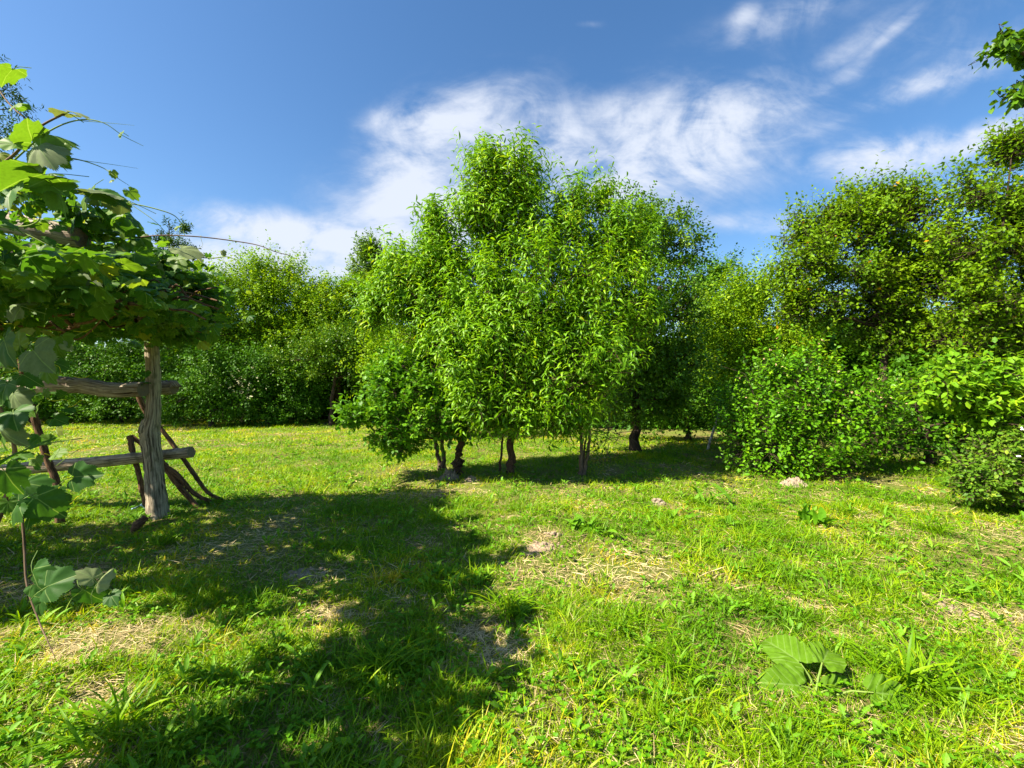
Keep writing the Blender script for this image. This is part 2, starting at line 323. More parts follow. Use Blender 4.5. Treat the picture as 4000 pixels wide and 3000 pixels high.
Mvineback = leaf_mat('vine_leaf_downy', [(0, (.085, .14, .075)), (1, (.20, .25, .13))], trans=.3, rough=.7, veins=1, tt=(1.3, 1.3, .5), gain=(1.2, 1.1, .9))
Mbark = bark_mat('grey_brown_bark', (.035, .022, .014), (.17, .12, .08), 60, 10)
Mbarkp = bark_mat('peach_bark', (.035, .020, .012), (.13, .075, .045), 40, 22, .7)
Mtwig = bark_mat('twig_bark', (.06, .04, .025), (.20, .14, .09), 80, 10, .2)
Mdarktwig = bark_mat('dark_bark', (.020, .014, .010), (.08, .055, .035), 60, 10, .4)
Mweath = bark_mat('weathered_wood', (.075, .050, .034), (.42, .35, .25), 60, 3.4, .9, end=(.20, .16, .115), moss=(.09, .085, .045))
Mweath2 = bark_mat('weathered_log', (.09, .06, .04), (.42, .36, .28), 60, 2.6, .9, end=(.18, .14, .10), moss=(.14, .10, .06))
Mstick = bark_mat('brown_stick_bark', (.05, .026, .014), (.19, .105, .055), 60, 12, .8, end=(.2, .13, .07))
Mstem = bark_mat('green_stem', (.10, .17, .03), (.22, .30, .06), 50, 4, .1, moss=(.14, .12, .04))
Mshoot = bark_mat('brown_shoot', (.06, .04, .025), (.18, .12, .08), 50, 4, .1)

# ------------------------------------------------------------------ woody plants
def near_idx(A, B, up=0.35):
    """for each row of A the nearest row of B, preferring nodes below"""
    out = np.zeros(len(A), int)
    for i in range(0, len(A), 400):
        d = A[i:i+400, None]-B[None]; q = (d**2).sum(-1)+up*np.maximum(-d[..., 2], 0)**2*6
        out[i:i+400] = q.argmin(1)
    return out
def grow(name, label, cat, trunks, lobes, seed, leaf, size, lmat, nclump=60, ntwig=1200, kleaf=10, tlen=.35, up=.5, droop=.2, fwd=.6, clump_r=.28,
         shell=.55, bmat=None, wig=.08, sub_r=.012, twig_r=.003, twigs=True, group=None, width=1.0, zmin=.08, hang=0.0, limbs=True, extra=None, pow_=.5, roll=.6, upref=(0, 0, 1), sides=5, lab_crown=None):
    rng = np.random.default_rng(seed); bmat = bmat or Mbark
    tr = [[np.array([*P(a, b, D), r]) for (a, b, D, r) in t] for t in trunks]
    base = tr[0][0][:3].copy(); base[2] = gz(base[0], base[1])
    root = thing(name, label, cat, base, group)
    gt = Geo(); gb = Geo(); nodes = []; nrad = []
    for t in tr:
        t = np.array(t)
        if t[0][2] < .6: t[0][2] = min(t[0][2], gz(t[0][0], t[0][1])-.05)
        q = spline(t, max(6, len(t)*7)); w = rng.normal(0, 1, (len(q), 3))*.25*q[:, 3:4]; w[0] = 0
        tube(gt, q[:, :3]+w, q[:, 3]*(1+rng.normal(0, .05, len(q)))*(1+.45*np.exp(-np.arange(len(q))/1.8)), 9, .12, True, rng); nodes.append(q[2:, :3]); nrad.append(q[2:, 3])
    nodes = np.concatenate(nodes); nrad = np.concatenate(nrad)
    # lobes in space
    LC = np.array([P(l[0], l[1], l[2]) for l in lobes]); LR = np.array([(l[3]/FPX*l[2], l[5], l[4]/FPX*l[2]) for l in lobes])
    vol = np.prod(LR, 1)**.67; vol = vol*np.array([l[6] if len(l) > 6 else 1 for l in lobes]); pr = vol/vol.sum()
    def rnd_in(n, lo, li=None):
        li = rng.choice(len(lobes), n, p=pr) if li is None else li
        d = unit(rng.normal(0, 1, (n, 3))); r = (lo+(1-lo)*rng.random(n)**pow_)[:, None]
        return LC[li]+d*r*LR[li], li
    def connect(A, r0, taper, geo, bow=.12, minr=.002, k=7):
        nonlocal nodes, nrad
        idx = near_idx(A, nodes); B = nodes[idx]; newn = []; newr = []
        for a, b, rr in zip(A, B, nrad[idx]):
            L = np.linalg.norm(a-b)
            if L < .02: continue
            r = min(r0*(.6+.5*min(L, 2)), rr*.75); r = max(r, minr)
            t = np.linspace(0, 1, k)[:, None]; m = np.array([0, 0, -1.0])*L*bow*np.sin(t*np.pi)*(.5 if a[2] > b[2] else -.5)
            ww = rng.normal(0, wig*L*.35, (k, 3))*np.sin(t*np.pi); pts = b*(1-t)+a*t+m+ww
            rad = r*(1-taper*t[:, 0]); tube(geo, pts, rad, sides, 0, False); newn.append(pts[2:]); newr.append(rad[2:])
        if newn: nodes = np.concatenate([nodes]+newn); nrad = np.concatenate([nrad]+newr)
    if limbs:
        order = np.argsort(np.linalg.norm(LC-nodes[len(nodes)//3], axis=1)); connect(LC[order], sub_r*2.6, .5, gb)
        C, cl = rnd_in(nclump, shell*.8); C[:, 2] = np.maximum(C[:, 2], zmin+.1); connect(C, sub_r, .6, gb)
    else: C, cl = rnd_in(nclump, shell*.8)
    # twigs gathered round the clump centres plus a loose rest
    n1_ = int(ntwig*.8); ci = rng.integers(0, nclump, n1_); cr = (.6+.8*rng.random(nclump))*clump_r
    tip1 = C[ci]+rng.normal(0, 1, (n1_, 3))*cr[ci][:, None]*.6; li1 = cl[ci]
    tip2, li2 = rnd_in(ntwig-n1_, shell); tip = np.vstack([tip1, tip2]); li = np.concatenate([li1, li2]); ccol = rng.normal(0, .17, nclump); co = np.concatenate([ccol[ci], rng.normal(0, .13, len(tip2))])
    ok = tip[:, 2] > zmin+gz(tip[:, 0], tip[:, 1]); tip = tip[ok]; li = li[ok]; co = co[ok]; n = len(tip)
    outw = unit((tip-LC[li])/LR[li]+rng.normal(0, .35, (n, 3))); d = unit(outw*.8+np.array([0, 0, up])+rng.normal(0, .25, (n, 3)))
    tl = tlen*(.6+.8*rng.random(n)); tb = tip-d*tl[:, None]*.75
    if twigs:
        idx = near_idx(tb, nodes)
        for a, b, e in zip(nodes[idx], tb, tip):
            if np.linalg.norm(a-b) > 1.1: a = b-(b-a)/np.linalg.norm(a-b)*.25
            m = (a+b)/2+rng.normal(0, .02, 3); tube(gb, np.array([a, m, b, e]), [twig_r*1.5, twig_r*1.3, twig_r, twig_r*.4], 3, 0, False)
    t = (np.arange(kleaf)+.6)/kleaf; pos = tb[:, None]+d[:, None]*(tl[:, None, None]*t[None, :, None])
    pos[..., 2] -= hang*(tl[:, None]*t[None]**2)
    ph = rng.random(n)[:, None]*6.28+np.arange(kleaf)[None]*2.4+rng.normal(0, .3, (n, kleaf))
    a = unit(np.cross(d, np.array([.13, .31, .94]))); b = np.cross(d, a)
    side = a[:, None]*np.cos(ph)[..., None]+b[:, None]*np.sin(ph)[..., None]
    ld_ = unit(d[:, None]*fwd*(.6+.9*t[None, :, None])+side+np.array([0, 0, -droop])+rng.normal(0, .18, (n, kleaf, 3)))
    pos = pos.reshape(-1, 3); ld_ = ld_.reshape(-1, 3); mcnt = len(pos)
    X, Y, Z = frames(ld_, np.array(upref, float)+np.repeat(outw, kleaf, 0)*.5, rng, roll)
    sz = size*(.45+.85*rng.random(mcnt)**.8); rn = np.clip(.45+np.repeat(co, kleaf)+rng.normal(0, .16, mcnt), 0, .93)
    rn = np.where(rng.random(mcnt) < .002, 1.0, rn)
    gc = Geo(); gc.inst(leaf, pos, X, Y, Z, sz, rn, width); 
    o = gt.build('trunk', bmat, root, loc=base)
    if gb.n: gb.build('branches', bmat, root, loc=base)
    c = gc.build('crown', lmat, root, smooth=True, loc=base)
    if extra: extra(root, base, tip, rng)
    return root

# fruit trees in the middle of the meadow
grow('peach_tree', 'slender peach tree with tall upright top and long drooping leaves, centre of meadow', 'tree',
     [[(1995, 1835, 7.75, .075), (1998, 1740, 7.75, .062), (1985, 1600, 7.7, .055), (1975, 1350, 7.7, .05), (1990, 1050, 7.7, .035), (1975, 800, 7.7, .02), (1955, 560, 7.7, .008)],
      [(1985, 1400, 7.7, .04), (2120, 1200, 7.7, .03), (2230, 960, 7.8, .02), (2270, 720, 7.85, .008)],
      [(1950, 1840, 7.85, .022), (1965, 1700, 7.85, .018), (1985, 1560, 7.8, .012)]],
     [(1935, 590, 7.7, 80, 60, .3, 1.7), (1890, 680, 7.7, 70, 70, .3, 1.4), (2070, 640, 7.75, 50, 55, .25, 1.6), (2050, 740, 7.75, 70, 70, .3, 1.3), (1870, 790, 7.7, 50, 60, .3, 1.2), (1960, 730, 7.7, 165, 110, .45, 1.1), (1960, 880, 7.7, 120, 100, .4, 1.1), (2060, 900, 7.7, 110, 100, .45, .9), (1900, 980, 7.65, 90, 90, .35, .8), (1850, 800, 7.6, 60, 60, .25, .8),
      (2250, 745, 7.8, 50, 50, .3, 1.4), (2350, 735, 7.8, 40, 45, .3, 1.3), (2260, 860, 7.8, 170, 90, .5, .8), (2180, 830, 7.8, 50, 70, .3), (2480, 860, 8.0, 95, 90, .4), (2400, 960, 7.9, 160, 120, .6),
      (1920, 1130, 7.5, 130, 130, .5), (2170, 950, 7.6, 120, 120, .5), (2080, 1080, 7.3, 270, 180, .8, .8), (2250, 1300, 7.3, 150, 150, .5), (2060, 1250, 7.2, 180, 150, .5), (2340, 1150, 7.5, 210, 200, .8), (2480, 1200, 7.7, 110, 90, .5), (2180, 1380, 7.0, 300, 180, .7), (1930, 1330, 6.9, 200, 200, .6), (2330, 1400, 7.2, 130, 140, .5),
      (2020, 1580, 6.8, 240, 75, .45, 1.6), (1860, 1520, 6.8, 130, 90, .4, 1.4), (2170, 1600, 6.9, 140, 60, .35, 1.3), (2360, 1330, 7.2, 80, 60, .35)],
     11, PEACH, .142, Mpeach, width=.8, nclump=240, ntwig=4700, kleaf=13, tlen=.48, up=1.0, droop=.6, fwd=.8, clump_r=.27, shell=.45, bmat=Mbarkp, sub_r=.013, zmin=.75)
grow('peach_tree', 'smaller peach tree with thick leaning brown trunk, left of the tall one', 'tree',
     [[(1785, 1850, 7.7, .10), (1795, 1760, 7.7, .075), (1815, 1640, 7.65, .062), (1835, 1500, 7.6, .05), (1790, 1330, 7.6, .04), (1740, 1150, 7.6, .03), (1700, 950, 7.6, .018), (1690, 800, 7.6, .008)],
      [(1790, 1330, 7.6, .03), (1680, 1230, 7.6, .025), (1560, 1130, 7.6, .018), (1540, 1000, 7.6, .008)]],
     [(1690, 835, 7.6, 38, 50, .2, 2.0), (1705, 910, 7.6, 45, 70, .25, 1.6), (1700, 1010, 7.6, 80, 80, .35, 1.2), (1790, 1010, 7.6, 55, 70, .3), (1560, 1010, 7.6, 50, 50, .3, 1.4), (1580, 1090, 7.6, 120, 90, .4),
      (1500, 1130, 7.7, 90, 70, .35), (1730, 1140, 7.5, 150, 110, .5), (1620, 1230, 7.4, 160, 90, .5, .5), (1800, 1300, 7.1, 150, 130, .5), (1460, 1200, 7.6, 70, 70, .3, .6), (1840, 1420, 6.9, 130, 130, .45)],
     12, PEACH, .142, Mpeach, width=.8, nclump=140, ntwig=1950, kleaf=13, tlen=.46, up=1.1, droop=.6, fwd=.8, clump_r=.22, shell=.4, bmat=Mbarkp, sub_r=.012, zmin=1.15)
grow('young_tree', 'thin many-stemmed tree with pale twiggy stems, right of the straight dark trunk', 'tree',
     [[(2268, 1845, 7.6, .040), (2270, 1740, 7.6, .032), (2265, 1650, 7.6, .028), (2255, 1520, 7.7, .02), (2230, 1400, 7.7, .012)],
      [(2278, 1845, 7.6, .035), (2300, 1740, 7.6, .028), (2300, 1640, 7.6, .024), (2280, 1520, 7.6, .018), (2300, 1380, 7.6, .01)],
      [(2272, 1840, 7.7, .02), (2290, 1700, 7.7, .016), (2310, 1550, 7.7, .012), (2340, 1420, 7.7, .008)]],
     [(2300, 1400, 7.8, 150, 110, .5), (2270, 1520, 7.7, 120, 90, .35, .5), (2310, 1620, 7.6, 120, 80, .35, .25), (2290, 1750, 7.6, 60, 60, .2, .25)],
     13, OVAL, .06, Mapple, nclump=70, ntwig=450, kleaf=6, tlen=.3, up=.4, bmat=Mtwig, sub_r=.008, zmin=.1, shell=.3)
grow('oak_sapling', 'low bushy oak with lobed leaves spreading at the foot of the leaning peach trunk', 'tree',
     [[(1725, 1830, 7.95, .045), (1705, 1750, 7.95, .035), (1690, 1680, 7.9, .028), (1640, 1560, 7.7, .018), (1600, 1470, 7.6, .01)],
      [(1735, 1830, 7.9, .045), (1728, 1740, 7.9, .035), (1725, 1670, 7.8, .028), (1740, 1560, 7.6, .018)]],
     [(1560, 1440, 7.4, 130, 90, .45, 1.2), (1640, 1520, 7.2, 190, 100, .55, 1.2), (1520, 1540, 7.2, 120, 60, .4), (1440, 1610, 7.0, 115, 38, .35, 1.5), (1370, 1625, 6.9, 62, 28, .25, 1.5), (1640, 1630, 7.1, 200, 70, .5, 1.2),
      (1560, 1690, 7.1, 140, 42, .4, 1.2), (1800, 1650, 7.5, 120, 60, .35), (1560, 1745, 7.3, 110, 32, .3), (1740, 1400, 7.5, 120, 100, .4)],
     14, OAK, .105, Moak, nclump=190, ntwig=1250, kleaf=7, tlen=.2, up=.25, droop=.15, fwd=.9, clump_r=.17, shell=.35, sub_r=.010, zmin=.16, roll=.35)
grow('plum_tree', 'broad dark green fruit tree with small leaves, standing behind the peach on its right', 'tree',
     [[(2480, 1700, 10.3, .11), (2485, 1500, 10.3, .09), (2500, 1250, 10.3, .06), (2520, 1000, 10.3, .03), (2540, 860, 10.3, .01)]],
     [(2480, 800, 10.3, 75, 80, .5, 1.2), (2600, 860, 10.3, 120, 75, .6, 1.1), (2630, 960, 10.2, 130, 90, .7), (2480, 950, 10, 150, 130, .8), (2560, 1130, 9.8, 200, 150, 1.0), (2660, 1020, 10.2, 90, 80, .5),
      (2620, 1240, 9.7, 150, 150, .9), (2480, 1350, 9.6, 220, 150, .9), (2620, 1450, 9.6, 150, 140, .8), (2500, 1560, 9.7, 200, 110, .8), (2330, 1250, 10, 140, 200, .8), (2350, 1550, 10, 120, 100, .6)],
     15, OVAL, .075, Mapple, nclump=420, ntwig=4200, kleaf=9, tlen=.32, up=.3, droop=.2, clump_r=.24, shell=.5, sub_r=.014, bmat=Mdarktwig, twigs=False, zmin=.35)

# ------------------------------------------------------------------ hedge and trees round the meadow
def bush(name, label, cat, foot, D, lobes, seed, mat, size=.08, leaf=FAR, dens=1.0, depth=None, r=.09, **kw):
    """shrub or tree of the hedge: foot px, lobes [(px, py, rx, ry[, weight])] at about distance D"""
    rr = np.random.default_rng(seed); top = min(lobes, key=lambda l: l[1]-l[3])
    lb = [(l[0], l[1], D+rr.normal(0, .12), l[2], l[3], (depth or .85*(l[2]+l[3])/2/FPX*D), *(l[4:5] or [1])) for l in lobes]
    fy = 1500+CZ*FPX/D
    tr = [[(foot, fy, D, r), ((foot*2+top[0])/3, (fy*1.4+top[1])/2.4, D, r*.7), ((foot+top[0]*2)/3, (fy*.6+top[1])/1.6, D, r*.4), (top[0], top[1], D, r*.12)]]
    area = sum(math.pi*l[2]*l[3] for l in lobes)/FPX**2*D*D
    nt_ = int(np.clip(area*150*dens*(.08/size)**1.6, 60, 8000)); nc = int(np.clip(area*5, 20, 500))
    kw.setdefault('twigs', False); kw.setdefault('kleaf', 9); kw.setdefault('tlen', .55); kw.setdefault('clump_r', .42); kw.setdefault('up', .35)
    return grow(name, label, cat, tr, lb, seed, leaf, size, mat, nclump=nc, ntwig=nt_, sub_r=kw.pop('sub_r', .016), bmat=kw.pop('bmat', Mdarktwig), zmin=kw.pop('zmin', .05), **kw)
HG = 'trees and bushes hedging the far left side of the meadow'
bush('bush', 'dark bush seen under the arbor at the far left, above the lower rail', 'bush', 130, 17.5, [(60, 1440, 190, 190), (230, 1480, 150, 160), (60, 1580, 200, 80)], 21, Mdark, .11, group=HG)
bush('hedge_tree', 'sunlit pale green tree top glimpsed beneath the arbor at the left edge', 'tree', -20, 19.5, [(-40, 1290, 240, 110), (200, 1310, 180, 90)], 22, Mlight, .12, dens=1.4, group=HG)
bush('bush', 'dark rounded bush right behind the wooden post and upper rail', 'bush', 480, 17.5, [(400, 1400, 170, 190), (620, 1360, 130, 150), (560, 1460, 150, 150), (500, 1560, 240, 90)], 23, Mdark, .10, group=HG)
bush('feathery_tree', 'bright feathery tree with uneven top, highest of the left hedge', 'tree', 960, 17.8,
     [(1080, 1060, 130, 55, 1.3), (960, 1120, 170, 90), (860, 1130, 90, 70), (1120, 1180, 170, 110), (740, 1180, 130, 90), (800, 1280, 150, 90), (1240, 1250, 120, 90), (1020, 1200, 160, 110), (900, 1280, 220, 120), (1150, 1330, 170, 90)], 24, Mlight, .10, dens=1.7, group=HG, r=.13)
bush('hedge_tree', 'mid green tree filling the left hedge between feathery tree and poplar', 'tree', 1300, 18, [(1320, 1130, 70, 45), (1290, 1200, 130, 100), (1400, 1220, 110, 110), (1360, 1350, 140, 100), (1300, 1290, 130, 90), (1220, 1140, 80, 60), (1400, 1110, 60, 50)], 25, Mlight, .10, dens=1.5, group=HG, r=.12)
bush('bush', 'flat-topped light green bush low in the left hedge beside the oak', 'bush', 1290, 16.6, [(1310, 1360, 130, 70), (1180, 1400, 120, 100), (1390, 1420, 120, 90), (1330, 1300, 80, 40)], 26, Mapple, .09, dens=1.2, group=HG)  # darker leaf material puts the shade low in the hedge into the colour
bush('bush', 'dark leafy bush in the shade at the foot of the feathery tree', 'bush', 1050, 16.8, [(1030, 1450, 190, 130), (1170, 1480, 160, 110), (1050, 1570, 220, 70)], 27, Mdark, .09, dens=1.3, group=HG)  # dark leaf colour stands in for the shade at the hedge foot
def pale_flowers(n, px, py, D, rx, ry, name='blossoms', col=(.75, .70, .50), sz=.05):
    def f(root, base, tip, rng):
        c = P(px, py, D); q = np.array([rx/FPX*D, .25, ry/FPX*D]); p = c+rng.normal(0, .5, (n, 3))*q; m = plain_mat(name, col, .6, .2)
        p[:, 1] -= .1; X, Y, Z = frames(rng.normal(0, 1, (n, 3))+[0, -.6, .4], np.array([0, -.8, .5]), rng, .5); ss = sz*(.6+.8*rng.random(n))
        for k in range(n):
            g = Geo(); g.inst(FAR, np.repeat(p[k:k+1], 3, 0)+rng.normal(0, sz*.4, (3, 3)), np.repeat(X[k:k+1], 3, 0), np.repeat(Y[k:k+1], 3, 0), np.repeat(Z[k:k+1], 3, 0), ss[k], np.full(3, .5), 1.4); g.build('flower', m, root, loc=base)
    return f
bush('flowering_bush', 'dark hedge bush with a spray of pale cream flowers', 'bush', 830, 16.2, [(800, 1440, 170, 120), (900, 1500, 170, 110), (720, 1560, 140, 80), (900, 1590, 170, 55)], 28, Mdark, .09, group=HG,
     extra=pale_flowers(70, 950, 1510, 15.6, 80, 60, 'blossoms', (.42, .42, .22), .04))
bush('poplar_tree', 'narrow grey-green poplar rising behind the left side of the peach tree', 'tree', 1460, 27, [(1440, 960, 34, 45, 2.5), (1435, 1040, 50, 70, 1.5), (1480, 1000, 26, 40, 2), (1450, 1130, 60, 80), (1450, 1260, 70, 100)], 29, Mdusty, .16, dens=2.2, clump_r=.5, r=.16, up=1.2)
bush('hedge_tree', 'light green tree seen through the gap behind the smaller peach tree', 'tree', 1560, 12.5, [(1520, 1260, 110, 110), (1600, 1340, 150, 130), (1480, 1380, 90, 90), (1700, 1300, 130, 150), (1620, 1480, 170, 110)], 30, Mlight, .085, r=.09)
bush('conifer_tree', 'dark tree with stubby clumped branches showing above the arbor leaves', 'tree', 690, 21, [(660, 865, 22, 22, 2), (715, 880, 14, 18, 2), (640, 925, 32, 22, 2), (700, 950, 42, 26, 2), (745, 985, 34, 24, 2), (640, 1010, 30, 40, 1.3), (700, 1060, 60, 50, 1.2), (760, 1090, 42, 30, 1.4), (680, 1190, 80, 80), (660, 1400, 80, 100)],
     31, Mfir, .17, leaf=NARROW, dens=1.6, clump_r=.22, tlen=.35, r=.14, up=.8)
bush('robinia_tree', 'tall dark feathery tree reaching into the sky at top left', 'tree', -60, 14, [(20, 350, 70, 60, 1.2), (70, 420, 60, 45, 1.2), (-60, 300, 120, 90), (-80, 480, 140, 90), (-120, 700, 160, 160), (-100, 1000, 160, 180)], 32, Mfir, .15, leaf=NARROW, dens=.8, clump_r=.3, up=-.2, r=.16)
RG = 'trees and bushes hedging the right side of the meadow'
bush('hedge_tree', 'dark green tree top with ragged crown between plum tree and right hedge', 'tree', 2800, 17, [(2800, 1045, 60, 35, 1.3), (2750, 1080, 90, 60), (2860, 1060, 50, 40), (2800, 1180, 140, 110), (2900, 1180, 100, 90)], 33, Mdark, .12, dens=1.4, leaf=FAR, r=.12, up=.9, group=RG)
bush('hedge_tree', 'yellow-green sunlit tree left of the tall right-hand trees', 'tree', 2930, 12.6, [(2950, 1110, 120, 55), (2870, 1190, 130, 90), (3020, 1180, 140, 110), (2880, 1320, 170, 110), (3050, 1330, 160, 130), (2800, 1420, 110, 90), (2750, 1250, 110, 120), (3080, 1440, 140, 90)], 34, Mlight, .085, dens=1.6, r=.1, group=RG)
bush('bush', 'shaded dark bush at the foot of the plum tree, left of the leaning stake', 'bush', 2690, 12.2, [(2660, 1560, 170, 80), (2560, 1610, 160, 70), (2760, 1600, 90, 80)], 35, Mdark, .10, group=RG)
bush('bush', 'small bright bush just right of the leaning stake', 'bush', 2900, 9.9, [(2900, 1520, 120, 70), (2840, 1600, 90, 75), (2960, 1640, 110, 65), (3010, 1560, 100, 90)], 36, Mshrub, .065, group=RG)
bush('hedge_tree', 'tall yellowish tree with rust tinted leaves on the right', 'tree', 3420, 9.6, [(3250, 840, 100, 65, 1.1), (3400, 745, 90, 50, 1.2), (3540, 735, 90, 55, 1.2), (3470, 800, 130, 70), (3130, 880, 85, 60), (3300, 900, 190, 130), (3550, 860, 190, 130), (3130, 1030, 130, 90), (3350, 1080, 210, 130), (3580, 1060, 180, 140), (3180, 1200, 150, 100), (3400, 1250, 200, 120), (3620, 1280, 150, 120), (3060, 950, 50, 35)],
     37, Myel, .085, dens=1.7, r=.10, clump_r=.3, twigs=True, twig_r=.004, group=RG)
bush('hedge_tree', 'dense darker tree at the right edge with many slim stems', 'tree', 3760, 8.4, [(3900, 640, 110, 75, .8), (3960, 560, 80, 60, .6), (3820, 760, 140, 90), (3990, 790, 130, 110), (3760, 950, 150, 120), (3960, 1000, 160, 130), (3800, 1180, 170, 120), (4020, 1220, 150, 120), (3700, 1330, 120, 80), (4100, 900, 150, 250), (3900, 1330, 150, 80)],
     38, Myel, .085, dens=1.5, r=.08, clump_r=.28, twigs=True, twig_r=.004, group=RG)
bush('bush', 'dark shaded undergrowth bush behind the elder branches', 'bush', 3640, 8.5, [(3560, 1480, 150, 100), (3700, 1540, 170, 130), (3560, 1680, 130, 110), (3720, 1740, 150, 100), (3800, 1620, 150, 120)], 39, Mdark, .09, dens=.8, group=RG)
def shrub_extra(root, base, tip, rng):
    f = tip[(tip[:, 1] < base[1]+.1) & (tip[:, 2] > 1.1)]; f = f[rng.choice(len(f), min(64, len(f)), replace=False)]; m = plain_mat('faded_flowers', (.50, .33, .17), .7, .3)
    for c in f:
        g = Geo(); n = 4; p = c+rng.normal(0, .008, (n, 3))+[0, -.04, .03]; X, Y, Z = frames(rng.normal(0, 1, (n, 3)), np.array([0, -.3, 1.]), rng, .4); g.inst(FAR, p, X, Y, Z, .024+.016*rng.random(n), rng.random(n), 1.3)
        g.build('flower', m, root, loc=base)
grow('flowering_shrub', 'rounded bright green shrub dotted with small faded flowers beside the dirt pile', 'shrub',
     [[(3100+dx, 1850, 7.9+dy, .016), (3110+dx*2.2, 1720, 7.9, .013), (3110+dx*4, 1550, 7.9, .008), (3110+dx*5, 1460, 7.9, .005)] for dx, dy in ((-40, 0), (-15, .1), (10, -.1), (40, .1), (70, 0))],
     [(3080, 1440, 8.0, 100, 70, .5), (3230, 1490, 8.0, 130, 70, .5), (2980, 1560, 7.9, 120, 90, .5), (3110, 1600, 7.7, 170, 110, .7), (3170, 1400, 8.0, 40, 40, .2, 1.5), (3010, 1460, 8.0, 40, 50, .2, 1.5), (3480, 1520, 7.9, 50, 35, .2, 1.5), (3330, 1590, 7.8, 140, 95, .6), (3440, 1560, 7.9, 60, 50, .35), (3020, 1700, 7.7, 120, 90, .5), (3180, 1740, 7.5, 170, 90, .6), (3350, 1700, 7.7, 120, 80, .5), (3120, 1810, 7.5, 100, 35, .4), (2900, 1620, 8.1, 80, 60, .4), (2960, 1760, 7.8, 110, 50, .4), (3120, 1430, 8.0, 60, 50, .3)],
     40, OVAL, .078, Mshrub, nclump=120, ntwig=2100, kleaf=8, tlen=.42, up=1.2, droop=.1, clump_r=.34, shell=.3, sub_r=.008, bmat=Mdarktwig, extra=shrub_extra, zmin=.04)
grow('elder_shrub', 'light green elder with broad leaves arching over a dark hollow at right', 'shrub',
     [[(4150, 1960, 5.9, .05), (4130, 1750, 5.9, .045), (4060, 1520, 5.9, .03), (3900, 1440, 5.9, .02), (3700, 1480, 5.8, .01)], [(4170, 1960, 6.0, .04), (4150, 1600, 6.0, .03), (4100, 1400, 6.0, .015)]],
     [(3680, 1500, 5.8, 110, 50, .35, 1.4), (3780, 1450, 5.9, 120, 60, .4, 1.3), (3820, 1560, 5.7, 110, 60, .35, 1.2), (3930, 1480, 5.9, 130, 90, .5), (3900, 1600, 5.7, 130, 60, .35), (4060, 1480, 6, 150, 130, .5), (4060, 1650, 5.9, 120, 90, .4), (3640, 1560, 5.9, 50, 30, .2)],
     41, OVAL, .09, Melder, nclump=120, ntwig=700, kleaf=9, tlen=.3, up=.15, droop=.2, clump_r=.17, shell=.35, sub_r=.012, bmat=Mdarktwig, zmin=.3, roll=.35)
grow('bush', 'low dusty green bush with a few white flowers at the right edge', 'bush',
     [[(3960+dx, 1990, 5.5, .015), (3960+dx*2, 1850, 5.5, .01), (3960+dx*3, 1750, 5.5, .005)] for dx in (-40, 0, 40)],
     [(3900, 1760, 5.5, 120, 80, .4), (4020, 1720, 5.5, 130, 110, .45), (3850, 1860, 5.4, 120, 80, .4), (3990, 1870, 5.3, 140, 100, .45), (3800, 1900, 5.4, 60, 50, .25), (4100, 1800, 5.4, 120, 150, .4)],
     42, OVAL, .055, Mdusty, nclump=150, ntwig=1300, kleaf=8, tlen=.22, up=.3, clump_r=.13, shell=.45, sub_r=.006, zmin=.03, extra=pale_flowers(4, 3940, 1760, 5.0, 70, 110, 'white_flowers', (.7, .7, .66), .02))
grow('walnut_tree', 'tree off the right edge whose drooping branch tips hang into the top corner', 'tree',
     [[(4700, 1960, 4.2, .12), (4680, 1500, 4.2, .10), (4600, 900, 4.2, .08), (4420, 400, 4.2, .05), (4200, 200, 4.2, .03)]],
     [(3930, 190, 4.2, 75, 30, .2, 2.5), (4020, 150, 4.2, 70, 55, .25, 2), (3980, 370, 4.2, 50, 28, .2, 2.2), (4060, 330, 4.2, 70, 60, .2), (4200, 200, 4.2, 160, 120, .4), (4350, 400, 4.2, 160, 160, .5)],
     43, OVAL, .085, Mapple, nclump=60, ntwig=330, kleaf=8, tlen=.22, up=-.25, droop=.35, clump_r=.09, shell=.2, sub_r=.012, bmat=Mdarktwig, twig_r=.003)
# bare dead twigs at the foot of the plum tree
def dead_twigs():
    rng = np.random.default_rng(77); g = Geo(); base = G(2420, 1760)
    for i in range(26):
        a = P(2370+rng.normal(0, 30), 1700+rng.normal(0, 40), 8.6+rng.normal(0, .2)); d = unit(np.array([rng.normal(.6, .6), rng.normal(0, .4), rng.normal(.05, .35)])); pts = [a]
        for k in range(6): d = unit(d+rng.normal(0, .28, 3)); pts.append(pts[-1]+d*.11); pts[-1][2] = max(pts[-1][2], .03)
        tube(g, pts, np.linspace(.007, .002, 7), 4, 0, False)
    tag(g.build('dead_branch', Mtwig, loc=base), 'bare grey twiggy dead branch lying beside the many-stemmed tree', 'branch')
dead_twigs()
